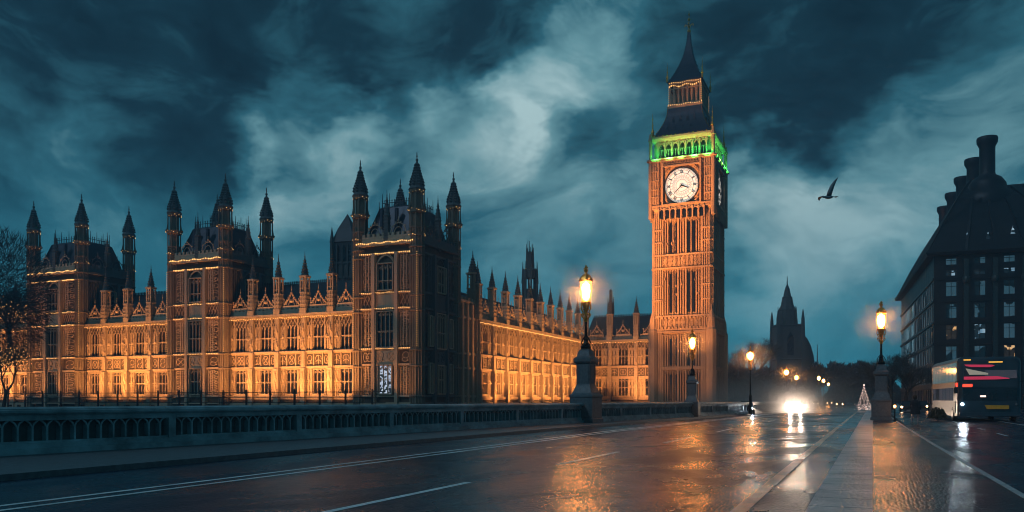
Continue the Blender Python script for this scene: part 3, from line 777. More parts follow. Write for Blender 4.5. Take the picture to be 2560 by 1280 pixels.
for sx in (-1, 1):
    for sy in (-1, 1):
        mb.lathe(sx*(hx+.15), sy*(hy+.15), [(1.3, 0), (1.3, 18.3), (1.0, 18.8), (.9, 21), (.2, 23.4), (.05, 24.5)], 8, pi/8)
SHADE.M = None
mb.build('shaft', ['tower_stone'], ct); SHADE.build('shadow_joint', ['shade_stone'], ct)
sl = MB(); sl.box(-.27, .27, -.10, .05, 0, 1); SL0 = None
for fi, (M, L) in enumerate(ct_frames()):
    if fi > 1: continue
    for s in SL:
        for z0, z1 in STG:
            p = M @ Vector((L*s, 0, z0+.3))
            if SL0 is None: SL0 = sl.build('window', ['leaded_glass'], ct); SL0.location = p; SL0.scale = (1, 1, z1-z0-1.2)
            else: dup(SL0, p, fi*pi/2, ct, (1, 1, z1-z0-1.2))
# clock storey, corbelled out
E = .72; mb = MB()
mb.sqloft(0, 0, [(hx, hy, 46.4), (hx+.3, hy+.3, 47.4), (hx+E, hy+E, 48.0), (hx+E, hy+E, 48.4)]); mb.sqloft(0, 0, [(hx+E-.35, hy+E-.35, 48.2), (hx+E-.35, hy+E-.35, 59.6)])
ZC, RC = 53.1, 4.25
for M, L in ct_frames(E):
    mb.M = M; c = L/2
    for z, p in ((47.9, .35), (48.5, .4), (50.9-2.6, .3), (59.3, .45), (59.75, .7)): mb.box(-.2, L+.2, -p, .2, z-.16, z+.16)
    for x0, x1 in ((0, 2.3), (L-2.3, L)):
        mb.box(x0, x1, -.12, .5, 48.4, 59.4)
        for k in range(4): mb.box(x0+.12+k*.62, x0+.3+k*.62, -.36, .1, 49, 58.7)
        for z in (50.6, 52.4, 54.6, 56.8): mb.box(x0+.05, x1-.05, -.4, .1, z, z+.25)
        for k in range(4): scroll(mb, x0+.2, x1-.2, 49+2.4*k, 51.2+2.4*k, RR.randrange(6), -.2, .085)
    # square frame of the dial with spandrels
    for x in (c-RC-.75, c+RC+.35): mb.box(x, x+.4, -.5, .2, 48.6, 58.9)
    for z in (48.5, 57.75): mb.box(c-RC-.75, c+RC+.75, -.5, .2, z, z+.35)
    for sx in (-1, 1):
        for sz in (-1, 1):
            for k in range(5): mb.ball((c+sx*(RC-.2-.22*k), -.15, ZC+sz*(RC-.15-.22*(4-k))), .2, 5, 3)
            mb.path([(c+sx*(RC*.98-.9*t), -.2, ZC+sz*(RC*.55+RC*.45*t)) for t in (0, .5, 1)], .07)
    net_band(mb, 2.5, L-2.5, 58.0, 59.2, .7, 2, -.3, .07)
    # little arcade under the dial
    for i in range(9):
        x = 2.2+(L-4.4)*i/8; mb.box(x-.16, x+.16, -.62, .1, 45.2, 47.9)
        if i < 8: mb.arch(x, x+(L-4.4)/8, 46.7, .9, -.5, .1, 5)
mb.M = None
for sx in (-1, 1):
    for sy in (-1, 1):
        x, y = sx*(hx+E), sy*(hy+E)
        mb.lathe(x, y, [(.55, 45.5), (.55, 59.2), (1.0, 59.4), (1.0, 59.8), (.45, 59.9), (.45, 64.2), (.65, 64.4), (.3, 66.2)], 8, pi/8)
mb.build('clock_stage', ['tower_stone'], ct)
ar = MB()
for M, L in ct_frames(E):
    ar.M = M
    for i in range(8):
        xa = 2.2+(L-4.4)*i/8; ar.box(xa+.3, xa+(L-4.4)/8-.3, -.06, .15, 45.4, 47.3)
ar.build('arcade_recess', ['leaded_glass'], ct)
def dial(parent, M, L, rz):
    d = MB(); n = 48; c = Vector((L/2, -.08, ZC))
    d.add([(0, 0, 0)]+[(RC*cos(2*pi*i/n), 0, RC*sin(2*pi*i/n)) for i in range(n)], [(0, 1+i, 1+(i+1) % n) for i in range(n)])
    o = d.build('clock_face', ['clock_opal'], parent); o.location = M @ c; o.rotation_euler = (0, 0, rz)
    r = MB(); y = -.06
    def ring(ra, th, yy=-.05, nn=48): r.path([(ra*cos(2*pi*i/nn), yy, ra*sin(2*pi*i/nn)) for i in range(nn+1)], th)
    ring(RC+.05, .19, -.1); ring(RC*.94, .045); ring(RC*.70, .05); ring(RC*.34, .035); ring(RC*.12, .05)
    for k in range(60):
        t = 2*pi*k/60; r.bar((RC*.86*sin(t), y, RC*.86*cos(t)), (RC*.94*sin(t), y, RC*.94*cos(t)), .03 if k % 5 else .07)
    ring(RC*.86, .035)
    for k in range(24):
        t = 2*pi*k/24; r.bar((RC*.34*sin(t), y, RC*.34*cos(t)), (RC*.70*sin(t), y, RC*.70*cos(t)), .022)
        r.path([(RC*(.52+.09*cos(q))*sin(t+.13*sin(q)), y, RC*(.52+.09*cos(q))*cos(t+.13*sin(q))) for q in (0, pi/2, pi, 3*pi/2, 2*pi)], .022)
    rom = ['XII', 'I', 'II', 'III', 'IV', 'V', 'VI', 'VII', 'VIII', 'IX', 'X', 'XI']
    for k, s in enumerate(rom):
        t = 2*pi*k/12; wd = {'I': .20, 'V': .46, 'X': .46}; tot = sum(wd[ch] for ch in s); q = -tot/2
        def pt(a, rad): return (rad*sin(t)+a*cos(t), y, rad*cos(t)-a*sin(t))
        r0, r1 = RC*.71, RC*.85
        for ch in s:
            m = q+wd[ch]/2
            if ch == 'I': r.bar(pt(m, r0), pt(m, r1), .085)
            elif ch == 'V': r.bar(pt(m-.18, r1), pt(m, r0), .095); r.bar(pt(m+.18, r1), pt(m, r0), .07)
            else: r.bar(pt(m-.18, r1), pt(m+.18, r0), .095); r.bar(pt(m+.18, r1), pt(m-.18, r0), .07)
            q += wd[ch]
    r.build('numeral_ring', ['numeral_black'], o)
    for nm, ang, ln, wd in (('hour_hand', radians(112), 1.9, .20), ('minute_hand', radians(228), 2.6, .11)):
        h = MB(); h.bar((-.5*sin(ang)*.5, -.16, -.5*cos(ang)*.5), (ln*sin(ang), -.16, ln*cos(ang)), wd*1.25, wd*.55); h.ball((0, -.15, 0), .26, 8, 4); h.build(nm, ['numeral_black'], o)
    return o
for fi, (M, L) in enumerate(ct_frames(E-.33)): dial(ct, M, L, fi*pi/2)
# belfry with an open arcade, lit green
mb = MB(); B = -.15
mb.sqloft(0, 0, [(hx+.25, hy+.25, 64.3), (hx+.75, hy+.75, 65.0), (hx+.75, hy+.75, 65.4)])
for M, L in ct_frames(B):
    mb.M = M; nb = 7
    for i in range(nb+1):
        x = .9+(L-1.8)*i/nb; mb.box(x-.24, x+.24, -.1, .6, 59.7, 64.4); mb.box(x-.1, x+.1, -.32, 0, 59.7, 64.0)
        if i < nb:
            w = (L-1.8)/nb; mb.arch(x+.1, x+w-.1, 62.2, 1.6, .1, .14, 6); mb.arch(x+.3, x+w/2, 61.5, .9, .2, .08, 5); mb.arch(x+w/2, x+w-.3, 61.5, .9, .2, .08, 5)
            mb.bar((x+w/2, .2, 59.7), (x+w/2, .2, 62.4), .1); mb.ball((x+w/2, -.05, 60.4), .22, 6, 4)
    net_band(mb, .6, L-.6, 63.4, 64.8, .62, 2, -.22, .085)
    mb.box(0, L, -.3, .3, 59.7, 60.0)
mb.M = None
mb.build('belfry', ['limestone'], ct)
mb = MB(); mb.sqloft(0, 0, [(hx-1.5, hy-1.5, 59.6), (hx-1.5, hy-1.5, 65)]); mb.build('bell_chamber', ['shade_stone'], ct)  # core coloured dark to paint in the shade behind the arches
# roofs, lantern storey, spire
def conc(z0, z1, a0, a1, n=7, p=1.7): return [(a1+(a0-a1)*(1-i/n)**p, z0+(z1-z0)*i/n) for i in range(n+1)]
mb = MB(); dr = hy-hx
mb.sqloft(0, 0, [(a, a+dr, z) for a, z in conc(65.3, 73.0, hx+.3, 4.35)])
for M_ in (0, 1, 2, 3):
    R = Matrix.Rotation(M_*pi/2, 4, 'Z')
    for (zr, k, off) in ((66.6, 5, 5.6), (69.0, 4, 4.75)):
        for i in range(k):
            x = (i-(k-1)/2)*2.0*(.9 if zr > 68 else 1); yy = -(off+ (dr if M_ % 2 == 0 else 0)) - .55
            mb.M = R; mb.prism([(x-.35, zr), (x+.35, zr), (x+.35, zr+.9), (x, zr+1.7), (x-.35, zr+.9)], yy, yy+1.4); mb.bar((x, yy+.1, zr+1.6), (x, yy+.1, zr+2.4), .05)
mb.M = None
mb.build('lower_roof', ['iron_roof'], ct)
mb = MB(); a = 4.0
mb.sqloft(0, 0, [(4.5, 4.5+dr*.8, 72.9), (4.6, 4.6+dr*.8, 73.6)]); mb.sqloft(0, 0, [(a-.9, a-.9+dr*.8, 73.5), (a-.9, a-.9+dr*.8, 79.5)])
for M_, L2 in ((0, a), (1, a+dr*.8), (2, a), (3, a+dr*.8)):
    R = Matrix.Rotation(M_*pi/2, 4, 'Z'); mb.M = R; yo = -(a+dr*.8 if M_ % 2 == 0 else a)
    for i in range(8):
        x = -L2+2*L2*i/7; mb.box(x-.15, x+.15, yo-.05, yo+.35, 73.6, 79.3); 
        if i < 7: mb.arch(x, x+2*L2/7, 77.0, .9, yo+.1, .09, 4)
    mb.box(-L2-.2, L2+.2, yo-.25, yo+.4, 79.0, 79.6); mb.box(-L2-.2, L2+.2, yo-.2, yo+.3, 73.4, 74.3); mb.box(-L2, L2, yo-.12, yo+.3, 77.8, 78.0)
mb.M = None
mb.build('lantern_stage', ['tower_stone'], ct)
ls = MB()
for M_, L2 in ((0, a), (1, a+dr*.8)):
    ls.M = Matrix.Rotation(M_*pi/2, 4, 'Z'); yo = -(a+dr*.8 if M_ % 2 == 0 else a)
    if M_ == 0:
        beads(ls, -L2, L2, 78.5, yo-.3, .5, .17, .22); beads(ls, -L2, L2, 79.3, yo-.35, .55, .13, .1); beads(ls, -L2-.3, L2+.3, 73.9, yo-.3, .55, .13, .12)
    for x in (-L2-.15, L2+.15):
        for k in range(9): ls.ball((x, yo-.2, 74.3+k*.5), .08, 4, 2)
ls.M = None
ls.build('light_string', ['fairy_warm'], ct)
mb = MB()
mb.sqloft(0, 0, [(4.55, 4.55+dr*.8, 79.5), (4.55, 4.55+dr*.8, 79.8)]); sp_ = conc(79.8, 93.4, 4.3, .36, 9, 1.9); mb.sqloft(0, 0, [(q, q+dr*.8*(q-.42)/3.93, z) for q, z in sp_])
for k in range(3):
    z = 81.6+k*2.6; q = [p for p, zz in sp_ if zz <= z][-1]
    for i in range(4-k): mb.ball(((i-(3-k)/2)*1.2, -q-.5, z), .16, 5, 3)
for M_ in range(4):
    for k in range(15):
        z = 80.4+k*.85; i = max(j for j in range(len(sp_)) if sp_[j][1] <= z); q = sp_[i][0]+(sp_[min(i+1, len(sp_)-1)][0]-sp_[i][0])*(z-sp_[i][1])/1.5
        mb.ball(((1 if M_ in (0, 3) else -1)*q, (1 if M_ < 2 else -1)*(q+dr*.8*(q-.36)/3.94), z), .2, 4, 2)
mb.build('spire', ['iron_roof'], ct)
cr = MB()
for M_ in range(4):
    for k, (q, z) in enumerate(conc(65.6, 72.6, hx+.25, 4.4, 14)):
        cr.ball(((1 if M_ in (0, 3) else -1)*q, (1 if M_ < 2 else -1)*(q+dr), z), .2, 4, 2)
for k in range(13):
    cr.ball((-hx+.2+2*hx*k/13, -hy-.85, 65.55), .15, 4, 2); cr.ball((hx+.85, -hy+.2+2*hy*k/13, 65.55), .15, 4, 2)
cr.build('gilt_crockets', ['gold_leaf'], ct)
mb = MB(); mb.M = Matrix.Translation((0, 0, 1.9)); mb.bar((0, 0, 91), (0, 0, 96.7), .14, .05, 6)
for z, r in ((91.7, .55), (93.0, .3), (94.6, .42), (95.9, .28)): mb.ball((0, 0, z), r, 8, 4)
for t in range(4):
    q = t*pi/2; mb.path([(0, 0, 92.3), (.55*cos(q), .55*sin(q), 93.3), (1.0*cos(q), 1.0*sin(q), 93.5), (1.1*cos(q), 1.1*sin(q), 93.1)], .11); mb.ball((1.1*cos(q), 1.1*sin(q), 93.1), .18, 5, 3)
mb.build('finial', ['gold_leaf'], ct)
PN = None
ct.scale = (.955, .955, 1.008)
for sx, sy in ((-1, -1), (1, -1), (-1, 1), (1, 1)):
    for rad, z, s in ((hx+.35, 65.4, 1.0), (4.5, 79.6, .8)):
        if PN is None:
            q = MB(); q.lathe(0, 0, [(.34, 0), (.34, 1.2), (.5, 1.3), (.16, 2.2), (.07, 4.2), (.03, 6.0)], 6); q.ball((0, 0, 3.2), .26, 6, 3); q.ball((0, 0, 4.6), .2, 6, 3)
            PN = q.build('corner_pinnacle', ['gold_leaf'], ct); o = PN
        else: o = dup(PN, (0, 0, 0), 0, ct)
        o.location = (sx*rad, sy*(rad+dr*.8), z); o.scale = (s, s, s)
for sx, tz, pw, an in ((-.2, 33, 235000, 30), (.4, 26, 110000, 34), (-.1, 46, 350000, 22), (.1, 56, 370000, 17), (.3, 12, 34000, 34)):
    spot((CX0+CW/2-21+sx*20, CY0-37, .8), (CX0+CW/2+sx*8, CY0, tz), pw, (1.0, .345, .09), an, .6, .5)
GREEN = (.06, 1.0, .16)
for M, L in ct_frames(E):
    b = Matrix.Translation(ct.location) @ M
    for f, pw in ((.12, 150), (.32, 260), (.5, 180), (.70, 280), (.9, 160)):
        p, q = b @ Vector((L*f, -.95, 59.95)), b @ Vector((L*f, 1.2, 62.4)); area(p, q, 1.2, .25, pw, (GREEN[0]+(.12 if f in (.32, .5) else 0), 1, .16), 130)

# ------------------------------------------------------------------ far church
def church():
    x, y = P(1968, 320); r = thing('church', 'distant dark church with a stepped stone spire behind the bare tree', 'church', (x, y, 0), TH*.85)
    b = MB(); b.sqloft(0, 0, [(4.9, 4.9, 0), (4.8, 4.8, 17), (5.1, 5.1, 17.3), (4.7, 4.7, 17.8), (4.6, 4.6, 30), (4.95, 4.95, 30.3), (4.95, 4.95, 30.9)])
    for sx in (-1, 1):
        for sy in (-1, 1): b.sqloft(sx*4.7, sy*4.7, [(.8, .8, 0), (.75, .75, 20), (.6, .6, 29), (.5, .5, 33), (.1, .1, 36.5)])
        b.box(sx*1.9-.25, sx*1.9+.25, -5.0, -4.6, 17.5, 30)
    b.arch(-1.5, 1.5, 25.5, 2.6, -4.85, .3, 6)
    for s in (-1, 1): b.box(s*1.5-.2, s*1.5+.2, -5.0, -4.6, 18.5, 25.6)
    b.build('tower', ['church_stone'], r)
    w = MB(); w.prism([(-1.2, 18.8), (1.2, 18.8), (1.2, 25.6), (0, 28), (-1.2, 25.6)], -4.75, -4.5); w.build('window', ['leaded_glass'], r)
    s = MB(); s.lathe(0, 0, [(3.9, 30.8), (3.5, 36.4), (3.7, 36.6), (3.2, 36.9), (2.4, 38.6), (1.9, 41.5), (2.05, 41.7), (1.5, 42), (.9, 45), (.25, 46.6), (.08, 50)], 8, pi/8)
    for a in range(8): s.bar((3.8*cos(a*pi/4), 3.8*sin(a*pi/4), 31), (3.5*cos(a*pi/4), 3.5*sin(a*pi/4), 38), .3, .1)
    s.build('spire', ['church_stone'], r)
    n = MB(); n.prism([(4, 0), (10.6, 0), (10.6, 15), (10.1, 19), (9.0, 23), (7.6, 25.8), (6.6, 26.6), (5.8, 26.0), (4, 24)], 0, 22); n.bar((10.6, -3, 16), (10.6, -3, 23), .3, .1); n.build('nave', ['church_stone'], r)
church()

# ------------------------------------------------------------------ dark office building on the right
bx, by = P(2335, 165)
ob = thing('office_building', 'dark bronze office building with a row of tall round chimneys on its steep roof', 'building', (bx, by, 0), radians(2.8))
BL, BDp = 64.0, 78.0
b = MB(); b.box(.4, BL, .4, BDp, 0, 31.0)
ROWS = [(28.7, 29.9), (26.5, 27.5), (22.4, 25.2), (18.0, 20.8), (13.8, 16.6), (9.6, 12.3), (5.2, 8.0), (.8, 3.8)]
COLS = [3.1+5.05*k for k in range(12)]
for k in range(12):
    x = COLS[k]
    b.box(x+.95, x+4.1, .0, .5, 0, 30.6)
    for z0, z1 in zip([0]+[r[1] for r in ROWS[::-1]], [r[0] for r in ROWS[::-1]]+[30.6]): b.box(x-.98, x+.98, .02, .48, z0, z1)
b.box(0, 2.15, 0, .5, 0, 30.6); b.box(0, .5, 0, 1.2, 0, 30.6)
SIDEY = [2.6+3.4*k for k in range(22)]
SR = [(22.0, 25.2), (17.6, 20.8), (13.4, 16.6), (9.2, 12.3), (5.0, 8.0), (.8, 3.8)]
for k, y in enumerate(SIDEY):
    b.box(0, .5, y+.75, y+2.65, 0, 30.6)
    for z0, z1 in zip([0]+[r[1] for r in SR[::-1]], [r[0] for r in SR[::-1]]+[30.6]): b.box(.02, .48, y-.78, y+.78, z0, z1)
for z in (26.0, 21.6, 17.2, 13.0, 8.6, 4.4): b.box(-.25, .3, .0, BDp, z-.3, z+.15); b.box(0, BL, -.22, .3, z-.3, z+.12)
b.build('wall', ['clay_bronze'], ob)
pr = MB()
for k in range(12):
    x = COLS[k]+2.55; pr.box(x-.42, x+.42, -.75, .1, 0, 29.6); pr.lathe(x, -.6, [(.62, 24.9), (.72, 25.3), (.72, 25.7), (.62, 26.1)], 12)
    for z in range(2, 29, 2): pr.box(x-.47, x+.47, -.8, .1, z, z+.12)
pr.build('facade_pier', ['green_iron'], ob)
WM = {}
def pane(w, h, d, mat, axis):
    k = (w, round(h, 2), mat, axis)
    if k not in WM:
        p = MB(); p.cur = 0
        if axis == 0:
            p.box(-w/2, w/2, .3, .36, 0, h); p.cur = 1
            for i in (0, 1, 2): p.box(-w/2+w*i/2-.05, -w/2+w*i/2+.05, .18, .3, 0, h)
            p.box(-w/2, w/2, .18, .3, h*.68, h*.68+.08)
        else:
            p.box(-.06, .36, -w/2, w/2, 0, h); p.cur = 1
            p.box(-.11, .3, -w/2-.12, -w/2, 0, h); p.cur = 2; p.box(-.10, .3, w/2, w/2+.12, 0, h)
        WM[k] = p.build('window', [mat, 'clay_bronze', 'bus_panel'], ob); return WM[k]
    c = WM[k].copy(); COL.objects.link(c); c.parent = ob; return c
WR = random.Random(21)
for ri, (z0, z1) in enumerate(ROWS[:7]):
    for k in range(5 if ri > 1 else 5):
        mat = 'office_cool' if ri == 1 else WR.choice(['office_dim', 'office_dim', 'office_cool', 'office_dim']) if ri in (2, 3) else 'office_dim' if ri == 0 else WR.choice(['office_warm', 'office_dim', 'office_cool', 'office_dim'])
        o = pane(1.96, z1-z0, 0, mat, 0); o.location = (COLS[k], 0, z0)
st_ = {}
for ri, (z0, z1) in enumerate(SR[:5]):
    for k, y in enumerate(SIDEY[:11]):
        mat = 'office_warm' if (k == 0 and WR.random() < .6) else 'office_strip' if k < 16 else 'office_dim'
        o = pane(.9, z1-z0, 0, mat, 1); o.location = (0, y, z0)
for k, y in enumerate(SIDEY[11:]):
    for ri, (z0, z1) in enumerate(SR[:4]):
        st_.setdefault('m', MB()).box(-.03, 0, y-.18, y+.78, z0, z1)
o = st_['m'].build('far_window', ['office_strip'], ob); o['kind'] = 'stuff'
rf = MB()
def rect(i0, i1, j0, j1, z): return [(i0, j0, z), (i1, j0, z), (i1, j1, z), (i0, j1, z)]
rf.loft([rect(-1.3, BL, -1.1, BDp+1.3, 30.5), rect(-1.6, BL, -1.3, BDp+1.6, 31.1), rect(-.3, BL, -.2, BDp+.4, 32.6), rect(2.4, BL, 3.6, BDp-3, 38), rect(5.4, BL, 8.5, BDp-7, 43.6), rect(7.4, BL, 12.5, BDp-9, 46.6)])
for k in range(12):
    x = COLS[k]+2.55; tx = 11.4+(x-11.4)*.45
    if x < 40: rf.path([(x, -.9, 31.2), (x+(tx-x)*.35, 3.0, 37.6), (x+(tx-x)*.7, 8.0, 43.0), (tx, 11.5, 46.0)], .38)
for k in range(18):
    y = 2+4.2*k; rf.path([(-1.0, y, 31.4), (2.2, y+1.2, 37.9), (5.2, y+2, 43.4), (7.2, y+2.5, 46.4)], .3)
rf.build('roof', ['clay_bronze'], ob)
CH = MB(); CH.lathe(0, 0, [(5.5, 40), (5.4, 43.6), (4.9, 44.9), (3.7, 45.6), (3.5, 47.0), (2.7, 48.2), (1.6, 48.9), (1.5, 49.4), (1.5, 54.8), (1.7, 55.2), (1.98, 55.8), (2.02, 56.6), (1.9, 56.9)], 24)
CH.cur = 1; CH.lathe(0, 0, [(1.2, 56.85), (1.15, 56.98)], 16)
c0 = CH.build('chimney', ['clay_bronze', 'bus_panel'], ob, True); c0.location = (11.4, 12.5, 0)
for k in range(1, 5): dup(c0, (11.4, 12.5+16.6*k, 0), 0, ob)
sk = MB()
for x, y, z, s in ((6.0, 3.0, 33.6, .8), (9.6, 2.6, 33.2, .9), (14.0, 3.2, 34, 1.0), (18.4, 3.4, 34.4, 1.8), (23, 3.2, 34, 1)): sk.prism([(x-s*.5, z), (x+s*.5, z), (x, z+s*1.9)], y-2.2, y-1.9)
sk.build('skylight', ['office_cool'], ob)
# ------------------------------------------------------------------ ground, river, bridge deck, roads
def sheet(name, pts, z, mat, kind='structure'):
    m = MB(); m.add([(x, y, z) for x, y in pts], [tuple(range(len(pts)))]); o = m.build(name, [mat]); o['kind'] = kind; return o
def block(name, pts, z0, z1, mat, kind='structure'):
    m = MB(); m.loft([[(x, y, z0) for x, y in pts], [(x, y, z1) for x, y in pts]]); o = m.build(name, [mat]); o['kind'] = kind; return o
EB = 104.0
sheet('river', [(-3000, -600), (3000, -600), (3000, EB), (-3000, EB)], -6.0, 'river')
g = MB(); g.add([(-3500, EB, -.06), (3500, EB, -.06), (3500, 4000, -.06), (-3500, 4000, -.06), (-3500, EB, -7), (3500, EB, -7)], [(0, 1, 2, 3), (0, 1, 5, 4)]); o = g.build('ground', ['soil']); o['kind'] = 'structure'
block('bridge_deck', [(-26, -30), (46, -30), (46, EB+.5), (-26, EB+.5)], -1.4, -.03, 'soil')
sheet('road', [(-26, -30), (-.82, -30), (-.82, 620), (-26, 620)], 0, 'wet_asphalt')
sheet('side_road', [(1.9, -30), (40, -30), (40, 150), (11, 168), (9, 620), (1.9, 620)], 0, 'wet_asphalt')
# pavement on the left: the kerb line narrows towards the far end of the bridge
EDGE = [(-16.2, -30), (-15.6, 20), (-15.2, 40), (-13.9, 66), (-12.4, 90), (-12.2, 130), (-12.6, 400)]
l1 = P(1465, 53.6); l2 = P(1731, 72.5); l3 = P(1876, 88)
PAR = [(-25.5, -24), (-21.2, 14), (l1[0]-.1, l1[1]), (l2[0], l2[1]), (l3[0]-.6, l3[1]), (-13.4, 130), (-14.4, 190)]
block('left_pavement', EDGE[:-1]+[(-12.4, 190)]+PAR[::-1], -.5, .13, 'granite')
block('kerb', [(-.82, -30), (0, -30), (0, 600), (-.82, 600)], -.3, .13, 'wet_kerb')
block('pavement', [(.003, -30), (2.3, -30), (2.1, 12), (1.8, 30), (1.5, 56), (1.3, 90), (1.2, 300), (.003, 300)], -.3, .127, 'wet_paving')
block('pavement_edge', [(2.305, -30), (2.42, -30), (2.22, 12), (1.92, 30), (1.62, 56), (1.42, 90), (1.32, 300), (1.205, 300), (1.305, 90), (1.505, 56), (1.805, 30), (2.105, 12)], -.3, .13, 'wet_kerb')
sheet('yellow_line', [(-1.80, -10), (-1.57, -10), (-1.75, 40), (-2.0, 260), (-2.16, 260), (-1.96, 40)], .006, 'wet_yellow')
for x in (-11.95, -11.45):
    sheet('lane_line', [(x-.06, -10), (x+.06, -10), (x-.06, 14), (x-.42, 40), (x+1.25, 110), (x+1.1, 110), (x-.6, 40), (x-.2, 14)], .005, 'wet_paint')
for k in range(9):
    y0 = -3.4+11.2*k+ (1.0 if k == 1 else 0); sheet('lane_dash', [(-7.20, y0), (-7.05, y0), (-7.10, y0+5.4), (-7.25, y0+5.4)], .005, 'wet_paint')
sheet('lane_line', [(9.1, 30), (9.25, 30), (8.1, 120), (8.0, 120)], .005, 'wet_paint')
for k in range(6):
    a = 26+8*k; sheet('lane_dash', [(5.4, a), (5.52, a), (5.52, a+3.4), (5.4, a+3.4)], .005, 'wet_paint')

# ------------------------------------------------------------------ bridge parapet
def parapet(p, q, label):
    L = sqrt((q[0]-p[0])**2+(q[1]-p[1])**2); rz = atan2(q[1]-p[1], q[0]-p[0])
    r = thing('bridge_parapet', label, 'parapet', (p[0], p[1], .12), rz, 'parapet sections along the bridge')
    c = MB(); c.prism([(0, 1.10), (L, 1.10), (L, 1.24), (0, 1.24)], -.26, .3); c.loft([[(0, -.30, 1.13), (L, -.30, 1.13), (L, .34, 1.13), (0, .34, 1.13)], [(0, -.30, 1.2), (L, -.30, 1.2), (L, .34, 1.2), (0, .34, 1.2)], [(0, -.12, 1.29), (L, -.12, 1.29), (L, .14, 1.29), (0, .14, 1.29)]])
    c.build('coping', ['parapet_paint'], r)
    b = MB(); b.box(0, L, -.34, .3, 0, .16); b.box(0, L, -.2, .22, .16, .30); b.build('plinth', ['parapet_paint'], r)
    a = MB(); a.box(0, L, .10, .16, .28, 1.1)
    a.cur = 1; a.box(0, L, -.14, .1, .92, 1.1); a.box(0, L, -.12, .1, .29, .36)
    n = max(1, int(L/.40)); w = L/n
    for i in range(n+1):
        x = i*w; big = i % 14 == 0
        a.box(x-(.13 if big else .028), x+(.13 if big else .028), -.16 if big else -.10, .12, .29, .93 if big else .76)
        if i < n:
            s = 1
            a.path([(x, -.06, .72), (x+w*.14, -.06, .84), (x+w*.5, -.06, .95)], .03); a.path([(x+w, -.06, .72), (x+w*.86, -.06, .84), (x+w*.5, -.06, .95)], .03)
    a.build('balustrade', ['dark_stone', 'parapet_paint'], r)
    return r
LB = ['nearest bridge parapet section with blind pointed arches, cut by the left edge', 'bridge parapet with pointed arches running up to the big lamp pedestal', 'bridge parapet section between the big lamp pedestal and the second lamp',
      'short bridge parapet section behind the second lamp, up to the post lamp', 'far parapet section past the post lamp, near the bright headlights', 'farthest low parapet section beside the distant lamps']
# parapet sections run towards +y, so the road lies on their right (local -y)
for k in range(len(PAR)-1): parapet(PAR[k], PAR[k+1], LB[k])

# ------------------------------------------------------------------ lamps
def pedestal_lamp(label, loc, s, stone, glass, rz=0, group='lamps on stone pedestals'):
    r = thing('pedestal_lamp', label, 'street lamp', (loc[0], loc[1], 0), rz, group)
    p = MB(); p.sqloft(0, 0, [(.86, .86, 0), (.86, .86, .35), (.78, .78, .42), (.78, .78, 1.75), (.82, .82, 1.8), (.82, .82, 1.9), (.68, .68, 2.05), (.5, .5, 2.5), (.47, .47, 2.62), (.47, .47, 3.95), (.55, .55, 4.0), (.62, .62, 4.1), (.62, .62, 4.3), (.45, .45, 4.45), (.36, .36, 4.8), (.2, .2, 5.0)])
    for sx in (-1, 1): p.box(sx*.33-.05, sx*.33+.05, -.5, .5, 2.7, 3.9); p.box(sx*.6-.06, sx*.6+.06, -.81, .81, .5, 1.7); p.box(-.5, .5, sx*.33-.05, sx*.33+.05, 2.7, 3.9)
    p.box(-.55, .55, -.81, .81, .5, .62); p.box(-.55, .55, -.81, .81, 1.6, 1.7)
    p.build('pedestal', [stone], r)
    q = MB(); q.lathe(0, 0, [(.34, 4.95), (.36, 5.1), (.2, 5.25), (.14, 5.5), (.17, 5.6), (.10, 5.7), (.085, 6.9), (.14, 6.95)], 10)
    for a in range(6):
        t = a*pi/3; q.path([(.2*cos(t), .2*sin(t), 5.1), (.34*cos(t), .34*sin(t), 5.35), (.22*cos(t), .22*sin(t), 5.6), (.1*cos(t), .1*sin(t), 5.75)], .035)
    q.build('post', ['black_iron'], r)
    g = MB(); g.lathe(0, 0, [(.10, 6.7), (.15, 6.9), (.08, 7.1), (.12, 7.4), (.30, 7.9), (.33, 8.02), (.28, 8.05)], 8)
    for a in range(6):
        t = a*pi/3; g.path([(.10*cos(t), .10*sin(t), 6.85), (.32*cos(t), .32*sin(t), 7.1), (.22*cos(t), .22*sin(t), 7.35), (.36*cos(t), .36*sin(t), 7.6), (.34*cos(t), .34*sin(t), 8.0)], .035)
        for z in (7.2, 7.55): g.ball((.3*cos(t+.4), .3*sin(t+.4), z), .06, 5, 3)
    g.build('gilt_bracket', ['gold_leaf'], r)
    l = MB(); l.lathe(0, 0, [(.28, 8.04), (.36, 8.5), (.40, 9.1), (.385, 9.36)], 8, pi/8); lg = l.build('lamp_glass', [glass], r); l = MB(); l.lathe(0, 0, [(.04, 8.12), (.23, 8.3), (.30, 8.75), (.27, 9.1), (.05, 9.28)], 8); l.build('bulb', ['lamp_bulb'], lg)
    d = MB()
    for a in range(8):
        t = 2*pi*a/8+pi/8; d.bar((.29*cos(t), .29*sin(t), 8.04), (.415*cos(t), .415*sin(t), 9.1), .018)
    d.lathe(0, 0, [(.43, 9.34), (.45, 9.42), (.36, 9.62), (.24, 9.78), (.10, 9.86), (.06, 9.95)], 8, pi/8)
    for a in range(8):
        t = 2*pi*a/8+pi/8; d.ball((.43*cos(t), .43*sin(t), 9.48), .05, 5, 3)
    d.lathe(0, 0, [(.05, 9.9), (.13, 10.0), (.16, 10.12), (.05, 10.2), (.09, 10.3), (.03, 10.42)], 8); d.bar((-.16, 0, 10.2), (.16, 0, 10.26), .05); d.build('crown', ['gold_leaf'], r)
    r.scale = (s, s, s); return r
pedestal_lamp('largest pedestal lamp, in front of the street wing, its white lantern under a dark finial', l1, 1.0, 'granite', 'lamp_glass_hot', atan2(l1[1]-PAR[1][1], l1[0]-PAR[1][0])-pi/2)
